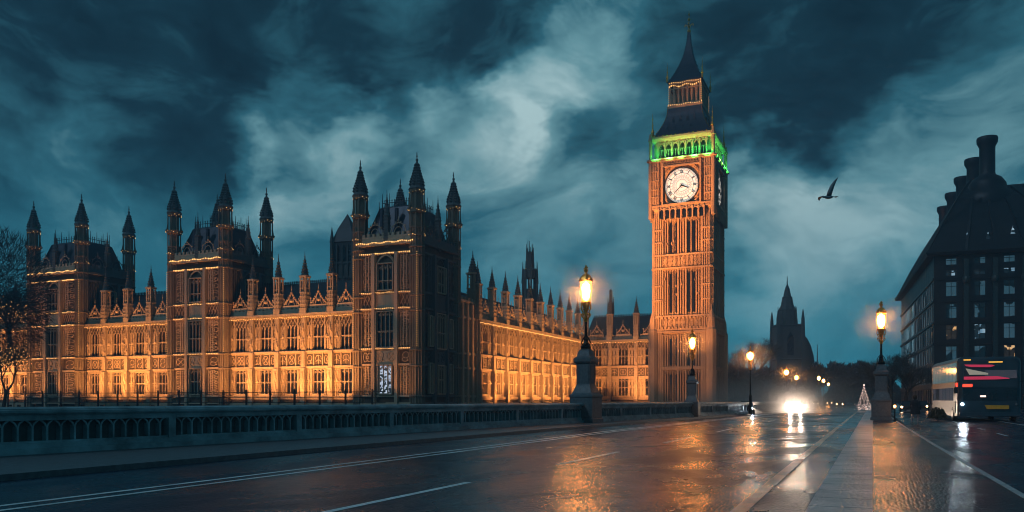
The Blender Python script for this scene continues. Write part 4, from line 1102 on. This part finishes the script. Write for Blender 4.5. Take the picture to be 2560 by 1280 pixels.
pedestal_lamp('pedestal lamp standing before the foot of the clock tower', l2, .76, 'granite', 'lamp_glass')
pedestal_lamp('pedestal lamp with gilt bracket standing on the right pavement near the office building', P(2203, 60), .85, 'granite', 'lamp_glass')
def post_lamp(label, loc, s=1):
    r = thing('post_lamp', label, 'street lamp', (loc[0], loc[1], .1), 0, 'post lamps along the far side of the road')
    q = MB(); q.lathe(0, 0, [(.22, 0), (.22, .5), (.14, .7), (.16, 1.9), (.09, 2.1), (.07, 4.6), (.12, 4.7)], 8); q.build('post', ['black_iron'], r)
    g = MB(); g.lathe(0, 0, [(.08, 4.7), (.2, 4.9), (.1, 5.2), (.26, 5.75)], 8)
    for a in range(5): t = a*2*pi/5; g.path([(.1*cos(t), .1*sin(t), 4.75), (.3*cos(t), .3*sin(t), 5.1), (.26*cos(t), .26*sin(t), 5.75)], .03)
    g.build('gilt_bracket', ['gold_leaf'], r)
    l = MB(); l.lathe(0, 0, [(.22, 5.75), (.34, 6.1), (.36, 6.5), (.3, 6.65)], 8); lg = l.build('lamp_glass', ['lamp_glass'], r); l = MB(); l.lathe(0, 0, [(.04, 5.82), (.22, 5.98), (.29, 6.25), (.25, 6.48), (.04, 6.58)], 8); l.build('bulb', ['lamp_bulb'], lg)
    d = MB(); d.lathe(0, 0, [(.38, 6.64), (.3, 6.8), (.1, 6.95), (.04, 7.3)], 8); d.build('crown', ['gold_leaf'], r)
    r.scale = (s, s, s); return r
post_lamp('nearest lamp on a plain slim post, right of the clock tower', l3, 1.0)
post_lamp('post lamp below the church tower, next after the lamp right of the clock tower', P(1966, 137), .98)
post_lamp('post lamp just above the dazzling headlights', P(1991, 173), 1.0)
for u, d, lb in ((2047, 190, 'first of the three tiny distant lamps left of the yellow line'), (2059, 215, 'middle one of the three tiny distant lamps'), (2071, 262, 'lowest and farthest of the three tiny distant lamps')):
    post_lamp(lb, P(u, d), 1.05)
# low lamp on the pavement
bl = P(2237, 57.5); r = thing('bollard_lamp', 'waist high lamp post glowing orange at the right foot of the pedestal lamp', 'bollard lamp', (bl[0], bl[1], .12))
q = MB(); q.lathe(0, 0, [(.12, 0), (.12, .1), (.05, .14), (.04, .85), (.09, .9)], 8); q.build('post', ['black_iron'], r)
q = MB(); q.lathe(0, 0, [(.06, .9), (.10, .98), (.10, 1.1), (.05, 1.16)], 8); lg = q.build('lamp_glass', ['lamp_glass_hot'], r); q = MB(); q.ball((0, 0, 1.03), .055, 8, 5); q.build('bulb', ['lamp_bulb'], lg)
q = MB(); q.lathe(0, 0, [(.13, 1.155), (.09, 1.21), (.02, 1.26)], 8); q.build('cap', ['black_iron'], r)

# ------------------------------------------------------------------ vehicles
def car(label, loc, rz, lights='headlight_white', beams=0, bcol=(1, .85, .7), group='cars driving towards the bridge'):
    """front faces local -y"""
    r = thing('car', label, 'car', (loc[0], loc[1], 0), rz, group)
    b = MB(); sec = [(-2.1, .55, .72, .80), (-2.0, .38, .80, .86), (-1.2, .30, .88, .90), (0, .28, .94, .90), (1.4, .28, .98, .88), (2.05, .36, .95, .84), (2.15, .55, .8, .8)]
    b.loft([[(-w, y, z0), (-w*.98, y, (z0+z1)/2+.08), (-w*.86, y, z1), (w*.86, y, z1), (w*.98, y, (z0+z1)/2+.08), (w, y, z0)] for y, z0, z1, w in sec])
    b.box(-.78, .78, -2.16, -2.05, .36, .52); b.bar((-.98, -.55, .98), (-.84, -.5, .95), .08); b.bar((.98, -.55, .98), (.84, -.5, .95), .08)
    b.loft([[(-.60, y, z), (.60, y, z), (.58, y, z+.05), (-.58, y, z+.05)] for y, z in ((-.2, 1.42), (.2, 1.46), (1.1, 1.44))]); b.build('body', ['black_paint'], r)
    g = MB(); g.loft([[(-.78, -.95, .90), (.78, -.95, .90), (.80, 1.9, .96), (-.80, 1.9, .96)], [(-.60, -.22, 1.42), (.60, -.22, 1.42), (.60, 1.2, 1.44), (-.60, 1.2, 1.44)]]); g.build('window', ['leaded_glass'], r)
    w = MB(); w.M = Matrix.Rotation(pi/2, 4, 'Y'); w.lathe(0, 0, [(.2, -.11), (.33, -.10), (.33, .10), (.2, .11)], 14); w.cur = 1; w.lathe(0, 0, [(.19, -.115), (.19, .115)], 10)
    w0 = w.build('wheel', ['rubber', 'silver_paint'], r); w0.location = (-.82, -1.3, .33)
    for x, y in ((.82, -1.3), (-.82, 1.35), (.82, 1.35)): dup(w0, (x, y, .33), 0, r)
    h = MB(); h.M = Matrix.Rotation(pi/2, 4, 'X'); h.lathe(0, 0, [(.11, -.02), (.12, .02), (.07, .05)], 10); h0 = h.build('headlight', [lights], r); h0.location = (-.62, -2.12, .66); dup(h0, (.62, -2.12, .66), 0, r)
    if beams:
        fx, fy = loc
        for s in (-.62, .62):
            a = Vector((fx+s*cos(rz)+2.3*sin(rz), fy+s*sin(rz)-2.3*cos(rz), .70)); t = a+Vector((25*sin(rz), -25*cos(rz), -.15))
            spot(a, t, beams, bcol, 50, .9, .1)
    return r
ca = P(1988, 108); car('car with dazzling headlights in the middle of the road below the distant lamps', ca, -atan2(ca[0], ca[1])*.9, 'headlight_white', 5500, (1, .74, .55))
cb = P(1822, 92); car('car with cool white headlights close to the left kerb, between two lamps', (cb[0]+1.9, cb[1]), .12, 'headlight_cool', 1200, (.8, .92, 1.0))
cc = P(1935, 150); car('distant car queuing behind the white headlights, under the church', cc, .05, 'far_light')
cdp = P(2268, 112); car('distant car with warm lights on the right road behind the standing person', cdp, -.05, 'far_light')
ce = P(2306, 124); car('distant car with warm lights right next to the bus', ce, -.05, 'far_light')
cg = P(2040, 235); car('very distant car with small lights close to the three tiny lamps', cg, 0, 'far_light')
ch_ = P(2074, 262); car('farthest car with small lights between the tiny lamps and the far trees', ch_, 0, 'far_light')
cf = P(2100, 190); car('far away car with small lights on the road below the dark trees', cf, 0, 'far_light')

def bus():
    fl = P(2395, 62); yaw = radians(5); Wb, Lb, Hb = 4.2, 12.0, 4.85
    cx = fl[0]+Wb/2*cos(yaw); cy = fl[1]+Wb/2*sin(yaw)
    r = thing('double_decker_bus', 'dark double decker bus with white headlights and an amber plate on the right road', 'bus', (cx, cy, 0), yaw)
    w = Wb/2
    b = MB()
    def ring(y, z0, z1, i=0, c=.3): return [(-w+i, y, z0), (-w+i, y, z1-c), (-w+i+.08, y, z1-c*.4), (-w+i+.3, y, z1), (w-i-.3, y, z1), (w-i-.08, y, z1-c*.4), (w-i, y, z1-c), (w-i, y, z0)]
    b.loft([ring(0, .55, 4.55, .25), ring(-.0+.06, .42, 4.7, .1), ring(.3, .36, Hb, 0), ring(Lb-.2, .36, Hb-.02, 0), ring(Lb, .5, Hb-.2, .12)])
    b.box(-w+.1, w-.1, -.14, .2, .40, .66); b.box(-w+.3, w-.3, -.06, .2, 2.55, 3.05)
    b.build('body', ['bus_paint'], r)
    f = MB(); f.loft([[(-w+.4, -.05, 3.22), (w-.3, -.05, 3.22), (w-.35, .04, 4.32), (-w+.45, .04, 4.32)], [(-w+.4, -.02, 3.22), (w-.3, -.02, 3.22), (w-.35, .07, 4.32), (-w+.45, .07, 4.32)]]); f.build('upper_windscreen', ['bus_glass_dark'], r)
    f = MB(); f.box(-w+.35, w-.3, -.045, .02, 1.55, 2.5); f.build('lower_windscreen', ['leaded_glass'], r)
    f = MB(); f.prism([(-w+.40, 4.27), (.15, 4.24), (.35, 4.16), (.0, 4.06), (-w+.9, 4.08), (-w+.55, 4.15)], -.10, -.06); f.prism([(-w+.38, 3.36), (.5, 3.38), (1.25, 3.24), (1.3, 3.18), (.4, 3.14), (-w+.38, 3.13)], -.11, -.07); f.build('red_reflection', ['bus_red_glare'], r)  # glowing shapes stand for red reflections in the glass
    f = MB(); f.prism([(-w+.5, 3.98), (-.1, 3.62), (-.1, 3.5), (-w+.75, 3.5)], -.085, -.055); f.build('cream_reflection', ['bus_cream_glare'], r)
    f = MB()
    for k in range(7): y0 = .55+k*1.58; f.box(-w-.03, -w+.02, y0, y0+1.46, 3.0, 4.45)
    f.build('upper_side_window', ['bus_glass'], r)
    f = MB()
    for k in range(6): y0 = 1.9+k*1.58; f.box(-w-.03, -w+.02, y0, y0+1.46, 1.55, 2.55)
    f.build('lower_side_window', ['bus_glass_dark'], r)
    f = MB(); f.box(-w-.04, -w+.02, .9, Lb-.5, .62, 1.5)
    for k in range(6): f.box(-w-.06, -w+.02, 1.0, Lb-.6, .66+k*.14, .70+k*.14)
    f.build('side_panel', ['bus_panel'], r)
    f = MB(); f.box(-w-.05, -w+.02, .25, .9, 2.62, 2.9); f.box(-w+.3, -w+.95, -.09, -.04, 2.58, 2.80); f.build('red_lamp', ['tail_red'], r)
    f = MB(); f.M = Matrix.Rotation(pi/2, 4, 'X'); f.lathe(0, 0, [(.15, -.03), (.16, .02), (.08, .07)], 12); h = f.build('headlight', ['headlight_cool'], r); h.location = (-w+.28, -.08, 1.28); h.scale = (.7, .7, .7)
    h2 = dup(h, (w-.35, -.08, 1.28), 0, r, (.5, .5, .5)); h2.data = h.data.copy(); h2.data.materials[0] = MATS['bus_panel']
    f = MB(); f.box(-.62, -.25, -.1, -.03, 1.82, 1.95); f.build('front_lamp', ['fairy_white'], r)
    f = MB(); f.prism([(-.35, 1.22), (1.25, 1.2), (1.25, .93), (-.2, .92)], -.17, -.13); f.build('number_plate', ['plate_yellow'], r)
    f = MB(); f.box(-w+.38, -w+.85, -.06, .1, 4.58, 4.66); f.box(-.05, .85, -.07, .1, 4.40, 4.48); f.build('marker_lamp', ['marker_amber'], r)
    f = MB(); f.M = Matrix.Rotation(pi/2, 4, 'Y'); f.lathe(0, 0, [(.3, -.18), (.52, -.16), (.52, .16), (.3, .18)], 18); f.cur = 1; f.lathe(0, 0, [(.3, -.19), (.3, .19)], 12)
    w0 = f.build('wheel', ['rubber', 'silver_paint'], r); w0.location = (-w+.12, 2.0, .52)
    for x, y in ((w-.12, 2.0), (-w+.12, 9.2), (w-.12, 9.2)): dup(w0, (x, y, .52), 0, r)
    for s in (-1, 1):
        f = MB(); f.path([(s*(w-.1), .1, 3.0), (s*(w+.2), -.35, 3.0), (s*(w+.22), -.38, 2.5)], .03); f.bbox(s*(w+.22)-.12, s*(w+.22)+.12, -.45, -.3, 2.1, 2.55, .03); f.build('mirror', ['black_paint'], r)
    a = Vector((cx-(w-.3)*cos(yaw), cy-(w-.3)*sin(yaw)-.3, 1.28)); spot(a, a+Vector((-3, -25, -1.5)), 110, (.75, .9, 1), 60, .8, .1)
bus()
sb = P(2343, 63); r = thing('shrub', 'small dark shrub in front of the bus side panel', 'shrub', (sb[0], sb[1], 0))
m = MB(); LR = random.Random(5)
for k in range(420):
    t, q, h = LR.random()*2*pi, LR.random()**.5, LR.random(); rr = .75*q*(1-.5*h); x, y, z = rr*cos(t), rr*sin(t), .15+.8*h*LR.uniform(.6, 1)
    a = LR.random()*pi; s = .10; m.add([(x-s*cos(a), y-s*sin(a), z), (x+s*cos(a), y+s*sin(a), z+.03), (x+.02, y, z+s*1.8)], [(0, 1, 2)])
m.build('foliage', ['evergreen'], r)
m = MB()
for k in range(7): t = k*.9; m.bar((0, 0, 0), (.4*cos(t), .4*sin(t), .6), .02, .008)
m.build('stem', ['bark'], r)

# ------------------------------------------------------------------ trees
def grow(mb, p, d, L, r, depth, rnd, tips, up=.12, spread=.6):
    if depth == 0 and rnd.random() < .04: return
    q = p+d*L; mid = p+d*L*.5+Vector((rnd.uniform(-1, 1), rnd.uniform(-1, 1), rnd.uniform(-.3, .5)))*L*.07
    mb.bar(p, mid, r, r*.82, 5 if depth > 3 else 3); mb.bar(mid, q, r*.82, r*.64, 5 if depth > 3 else 3)
    if depth == 0: tips.append((q, d)); return
    for k in range(rnd.choice((2, 3, 3)) if depth > 1 else 3):
        nd = (d+Vector((rnd.uniform(-1, 1), rnd.uniform(-1, 1), rnd.uniform(-.7, .8)))*spread+Vector((0, 0, up))).normalized()
        grow(mb, q if k < 2 else mid, nd, L*rnd.uniform(.66, .86), r*.62, depth-1, rnd, tips, up, spread)
def make_tree(label, loc, h, seed, group=None, twig=.5, nper=7, leaf=False, lean=(0, 0), depth=6, spread=.62, name='tree', mat='twig', w=.035, stem=.22, fill=None):
    rnd = random.Random(seed); r = thing(name, label, 'tree', (loc[0], loc[1], 0), 0, group)
    tr, tips = MB(), []
    grow(tr, Vector((0, 0, 0)), Vector((lean[0], lean[1], 1)).normalized(), h*stem, h*.026, depth, rnd, tips, .10, spread)
    tr.build('trunk', ['bark'], r)
    c = MB()
    for q, d in tips:
        for k in range(nper):
            v = (d+Vector((rnd.uniform(-1, 1), rnd.uniform(-1, 1), rnd.uniform(-.8, .9)))).normalized()
            o = q+Vector((rnd.uniform(-1, 1), rnd.uniform(-1, 1), rnd.uniform(-1, 1)))*twig*.5; e = o+v*twig*rnd.uniform(.6, 1.4)
            s = v.cross(Vector((rnd.uniform(-1, 1), rnd.uniform(-1, 1), rnd.uniform(-1, 1)))).normalized()*(w if not leaf else twig*.38)
            c.add([tuple(o-s), tuple(o+s), tuple(e)], [(0, 1, 2)])
    for k in range(fill[0] if fill else 0):                   # twigs all through the crown
        while True:
            e = Vector((rnd.uniform(-1, 1), rnd.uniform(-1, 1), rnd.uniform(-1, 1)))
            if .25 < e.length < 1: break
        o = Vector((e.x*fill[1]+fill[4], e.y*fill[1], fill[2]+e.z*fill[3])); v = (e+Vector((rnd.uniform(-1, 1), rnd.uniform(-1, 1), rnd.uniform(-.4, .9)))*.8).normalized()
        s = v.cross(Vector((rnd.uniform(-1, 1), rnd.uniform(-1, 1), .3))).normalized()*w
        c.add([tuple(o-s), tuple(o+s), tuple(o+v*twig*rnd.uniform(.5, 1.3))], [(0, 1, 2)])
    c.build('crown', [mat], r)
    return r, tips
t0, tips0 = make_tree('big dark tree at the left edge covering the end of the palace', P(-14, 158), 40, 4, None, 1.9, 8, False, (.03, 0), 6, .72, w=.065, stem=.17, fill=(8000, 9.5, 21.5, 13, .5))
def lights_on(name, label, root, tips, n, rnd, zlo, zhi, mat, sz):
    m = MB(); pts = [q for q, d in tips if zlo < q.z < zhi]
    for k in range(n):
        q = rnd.choice(pts); o = q+Vector((rnd.uniform(-1, 1), rnd.uniform(-1, 1), rnd.uniform(-1, 1)))*1.3; m.ball(o, sz*rnd.uniform(.5, 1.2), 4, 2)
    o = m.build(name, [mat]); o.location = root.location; tag(o, label, 'string lights'); return o
lights_on('string_lights', 'warm fairy lights scattered through the dark tree at the left edge', t0, tips0, 520, random.Random(8), 2, 20, 'fairy_tree', .12)
lowt, tips1 = make_tree('low spreading tree with lit branches at the left end of the terrace', P(8, 150), 14, 12, None, .9, 8, False, (.25, 0), 6, .75, w=.06)
lights_on('string_lights', 'fairy lights in the low spreading branches before the left palace tower', lowt, tips1, 300, random.Random(9), 2, 14, 'fairy_tree', .10)
tb, _ = make_tree('round bare tree behind the slim post lamp, between clock tower and church', P(1880, 250), 25, 21, None, 1.4, 8, False, (0, 0), 6, .6, w=.05)
tA, _ = make_tree('dark bushy tree filling the gap right of the church nave', P(2052, 270), 16, 31, 'dark trees at the far end of the road', 2.0, 14, True, (0, 0), 5, .8, stem=.2)
tB, _ = make_tree('dark broad tree in the middle of the far tree line', P(2110, 300), 19, 33, 'dark trees at the far end of the road', 2.2, 14, True, (0, 0), 5, .8, stem=.2)
FARL = [(1838, 262, .95, 'A', 'dark bushy tree at the right foot of the clock tower'), (1862, 246, .8, 'B', 'low dark tree left under the round bare tree'), (1905, 268, .9, 'A', 'dark tree directly in front of the church base'), (1945, 285, .85, 'B', 'dark tree under the church tower'),
        (1990, 300, .95, 'A', 'dark tree under the church nave'), (2022, 280, .8, 'B', 'dark tree at the right corner of the nave'), (2080, 310, 1.15, 'A', 'dark tree between the nave and the middle of the tree line'), (2135, 290, 1.05, 'A', 'dark tree right of the middle of the tree line'),
        (2158, 310, 1.1, 'B', 'dark tree left behind the right pedestal lamp'), (2185, 300, .95, 'A', 'dark tree straight behind the right pedestal lamp')]
for i, (u, d, s, k, lb) in enumerate(FARL): dup_tree(tA if k == 'A' else tB, (*P(u, d), 0), i*1.7, s, lb)
wd = MB(); WR2 = random.Random(77)
for k in range(15000):
    u = WR2.uniform(1700, 2420); d = WR2.uniform(330, 372); x, y = P(u, d); top = 7+3.5*sin(u*.021)+2.5*sin(u*.057+1)
    z = top*WR2.random()**.8; a = WR2.random()*pi; s = .7*WR2.uniform(.6, 1.4)
    wd.add([(x-s*cos(a), y-s*sin(a), z), (x+s*cos(a), y+s*sin(a), z+WR2.uniform(-.4, .4)), (x+WR2.uniform(-.4, .4), y, z+s*1.6)], [(0, 1, 2)])
o = wd.build('distant_woods', ['evergreen']); o['kind'] = 'stuff'
tr1, _ = make_tree('pale frosty bare tree right behind the pedestal lamp, against the office building', P(2232, 140), 12.5, 41, 'bare trees by the office building', .8, 8, False, (-.1, 0), 6, .7, w=.03)
dup_tree(tr1, (*P(2200, 168), 0), 2.2, .95, 'pale bare tree just left behind the pedestal lamp'); dup_tree(tr1, (*P(2262, 128), 0), 4.0, .8, 'pale bare tree at the near foot of the office building')

# ------------------------------------------------------------------ cone of lights, person, gull
lc = P(2160, 122); r = thing('light_cone', 'small cone shaped tree of pinkish white lights at the end of the pale kerb', 'light tree', (lc[0], lc[1], .1))
q = MB(); q.bar((0, 0, 0), (0, 0, 3.6), .05)
for a in range(6): q.bar((.95*cos(a*pi/3), .95*sin(a*pi/3), .3), (0, 0, 3.6), .03)
q.build('frame', ['black_iron'], r)
q = MB(); KR = random.Random(2)
for k in range(150):
    t = k/150; rr = 1.0*(1-t); q.ball((rr*cos(k*.62), rr*sin(k*.62), .3+3.3*t), .05, 4, 2)
for k in range(60): t = KR.random()*2*pi; q.ball((1.3*KR.random()*cos(t), 1.3*KR.random()*sin(t), .1+.8*KR.random()**2), .055, 4, 2)
q.ball((0, 0, 3.72), .13, 6, 4); q.build('bulbs', ['fairy_white'], r)

def person():
    x, y = P(2288, 54); r = bpy.data.meshes.new('person')
    V = [(0,0,.95), (0,.0,1.18), (0,-.01,1.40), (0,-.01,1.50), (0,-.03,1.62), (0,-.02,1.70), (-.10,0,.90), (-.13,-.10,.50), (-.15,.02,.09), (-.15,-.14,.04), (.10,0,.90), (.12,.12,.50), (.16,.16,.10), (.16,.02,.04),
         (-.19,0,1.40), (-.25,.03,1.13), (-.23,-.08,.90), (.19,0,1.40), (.25,.04,1.13), (.24,-.06,.90)]
    E_ = [(0,1),(1,2),(2,3),(3,4),(4,5),(0,6),(6,7),(7,8),(8,9),(0,10),(10,11),(11,12),(12,13),(2,14),(14,15),(15,16),(2,17),(17,18),(18,19)]
    hands = []
    for w, s in ((16, -1), (19, 1)):
        bx, by, bz = V[w]; V.append((bx, by-.02, bz-.09)); palm = len(V)-1; E_.append((w, palm)); hands.append(palm)
        for k, ln in enumerate((.065, .08, .075, .06)):
            V.append((bx+(k-1.5)*.018, by-.035-.01*k, bz-.09-ln)); E_.append((palm, len(V)-1))
        V.append((bx-s*.035, by-.05, bz-.10)); E_.append((w, len(V)-1))
    r.from_pydata(V, E_, []); o = bpy.data.objects.new('person', r); COL.objects.link(o)
    sk = o.modifiers.new('skin', 'SKIN'); rad = [.15,.14,.16,.06,.095,.09,.10,.07,.045,.04,.10,.07,.045,.04,.075,.05,.032,.075,.05,.032]
    for i, sv in enumerate(r.skin_vertices[0].data):
        q = rad[i] if i < len(rad) else (.028 if i in hands else .009); sv.radius = (q, q*.75 if i in (0, 1, 2) else q); sv.use_root = (i == 0)
    o.modifiers.new('smooth', 'SUBSURF').levels = 1
    r.materials.append(MATS['trouser']); r.materials.append(MATS['skin'])
    o.location = (x, y, 0); o.rotation_euler = (0, 0, 2.7); o.scale = (1.06, 1.06, 1.06)
    tag(o, 'person in a long dark coat walking on the right road beside the bollard lamp', 'person')
    c = MB(); c.loft([[(rx*cos(2*pi*i/14), ry*sin(2*pi*i/14), z) for i in range(14)] for rx, ry, z in ((.31, .25, .62), (.27, .22, .95), (.22, .18, 1.15), (.26, .19, 1.36), (.20, .14, 1.47), (.08, .08, 1.54))])
    for s in (-1, 1): c.path([(s*.20, 0, 1.42), (s*.27, .03, 1.14), (s*.25, -.07, .93)], .07, 8)
    c.build('coat', ['coat'], o)
    h = MB(); h.loft([[(rr*cos(2*pi*i/10), .02+rr*sin(2*pi*i/10), z) for i in range(10)] for rr, z in ((.07, 1.54), (.115, 1.62), (.125, 1.72), (.10, 1.79), (.03, 1.82))]); h.build('hair', ['hair'], o)
person()

def gull():
    x, y = P(2074, 48); z = 1.6+(1000-492)/FPX*48
    m = MB()
    body = [(.02, -.66, .02), (.045, -.62, .02), (.075, -.56, .0), (.09, -.50, .0), (.08, -.44, -.01), (.12, -.30, -.03), (.14, -.10, -.04), (.12, .12, -.02), (.07, .32, .0), (.10, .46, .0), (.13, .58, -.01)]
    m.loft([[(rr*cos(2*pi*i/10)*(1.0 if yy < .4 else 1.3), yy, zz+rr*sin(2*pi*i/10)*(.9 if yy < .3 else .25)) for i in range(10)] for rr, yy, zz in body])
    m.bar((0, -.64, .015), (0, -.76, -.01), .03, .008, 6)
    def wing(pts):                                            # pts: centre, chord, thickness along the span
        m.loft([[(c[0], c[1]-ch*.45, c[2]), (c[0], c[1]-ch*.2, c[2]+t), (c[0], c[1]+ch*.55, c[2]+t*.2), (c[0], c[1]+ch*.2, c[2]-t*.4)] for c, ch, t in pts])
    wing([((.06, -.12, .04), .42, .05), ((.22, -.10, .34), .42, .045), ((.36, .0, .70), .36, .035), ((.46, .2, 1.05), .22, .02), ((.50, .40, 1.28), .04, .008)])
    wing([((-.06, -.12, .02), .40, .05), ((-.34, -.26, .12), .40, .04), ((-.66, -.34, .13), .34, .03), ((-.95, -.26, .06), .2, .02), ((-1.15, -.12, -.02), .04, .008)])
    o = m.build('seagull', ['gull'], None, True); o.location = (x, y, z); o.rotation_euler = (.05, .0, TH+radians(-78)); o.scale = (.80,)*3
    tag(o, 'dark seagull flying with one wing raised, right of the clock tower', 'seagull')
gull()

# mist added round the oncoming headlights to make their glow
sm = MB(); sm.lathe(0, 0, [(.01, -1), (.5, -.86), (.86, -.5), (1, 0), (.86, .5), (.5, .86), (.01, 1)], 20)
m = bpy.data.materials.new('glow_mist'); m.use_nodes = True; MATS['glow_mist'] = m; t = NT(m.node_tree); m.node_tree.nodes.clear()
ln = t.vm('LENGTH', t.n('ShaderNodeTexCoord').outputs['Object'])
v = t.n('ShaderNodeVolumePrincipled'); v.inputs['Color'].default_value = (.95, .93, .92, 1); v.inputs['Anisotropy'].default_value = .45
t.put(v.inputs['Density'], t.m('MULTIPLY', t.m('POWER', t.ramp01(ln, 1.0, .0), 1.3), .15))
ou = t.n('ShaderNodeOutputMaterial'); m.node_tree.links.new(v.outputs[0], ou.inputs['Volume'])
o = sm.build('headlight_glow_mist', ['glow_mist']); o.location = (ca[0]-1.5, ca[1]-4, 1.0); o.scale = (15, 16, 5.2); o['kind'] = 'stuff'

# balls of mist added round the nearer lamps to give them halos
m = bpy.data.materials.new('lamp_halo_mist'); m.use_nodes = True; MATS['lamp_halo_mist'] = m; t = NT(m.node_tree); m.node_tree.nodes.clear()
co = t.n('ShaderNodeTexCoord').outputs['Object']; ln = t.vm('LENGTH', co)
v = t.n('ShaderNodeVolumePrincipled'); v.inputs['Color'].default_value = (.95, .93, .92, 1)
t.put(v.inputs['Density'], t.m('MULTIPLY', t.m('MULTIPLY', t.m('POWER', t.ramp01(ln, 1.0, .0), 1.5), t.ramp01(t.noise(co, 2.2, 3, .5), .25, .75)), .13))
ou = t.n('ShaderNodeOutputMaterial'); m.node_tree.links.new(v.outputs[0], ou.inputs['Volume'])
ms = MB(); ms.lathe(0, 0, [(.01, -1), (.5, -.86), (.86, -.5), (1, 0), (.86, .5), (.5, .86), (.01, 1)], 20)
mo0 = None
for (x, y), z, s in ((l1, 8.75, 3.2), (l2, 6.6, 2.8), (P(2203, 60), 7.4, 3.2), (l3, 6.3, 3.6), (P(1966, 137), 6.2, 4.2), (P(1991, 173), 6.3, 4.6)):
    if mo0 is None: o = mo0 = ms.build('lamp_halo_mist', ['lamp_halo_mist'])
    else: o = dup(mo0, (0, 0, 0))
    o.location = (x, y, z); o.scale = (s, s, s); o['kind'] = 'stuff'

# ------------------------------------------------------------------ night haze
hz = MB(); hz.add([(-420, -40, -8), (330, -40, -8), (330, 420, -8), (-420, 420, -8), (-420, -40, 99), (330, -40, 99), (330, 420, 99), (-420, 420, 99)], [(3,2,1,0),(4,5,6,7),(0,1,5,4),(1,2,6,5),(2,3,7,6),(3,0,4,7)])
m = bpy.data.materials.new('haze'); m.use_nodes = True; nt = m.node_tree; nt.nodes.clear()
v = nt.nodes.new('ShaderNodeVolumePrincipled'); v.inputs['Color'].default_value = (.50, .72, .98, 1); v.inputs['Density'].default_value = .0009; v.inputs['Anisotropy'].default_value = .5
ou = nt.nodes.new('ShaderNodeOutputMaterial'); nt.links.new(v.outputs[0], ou.inputs['Volume']); MATS['haze'] = m
o = hz.build('haze', ['haze']); o['kind'] = 'stuff'
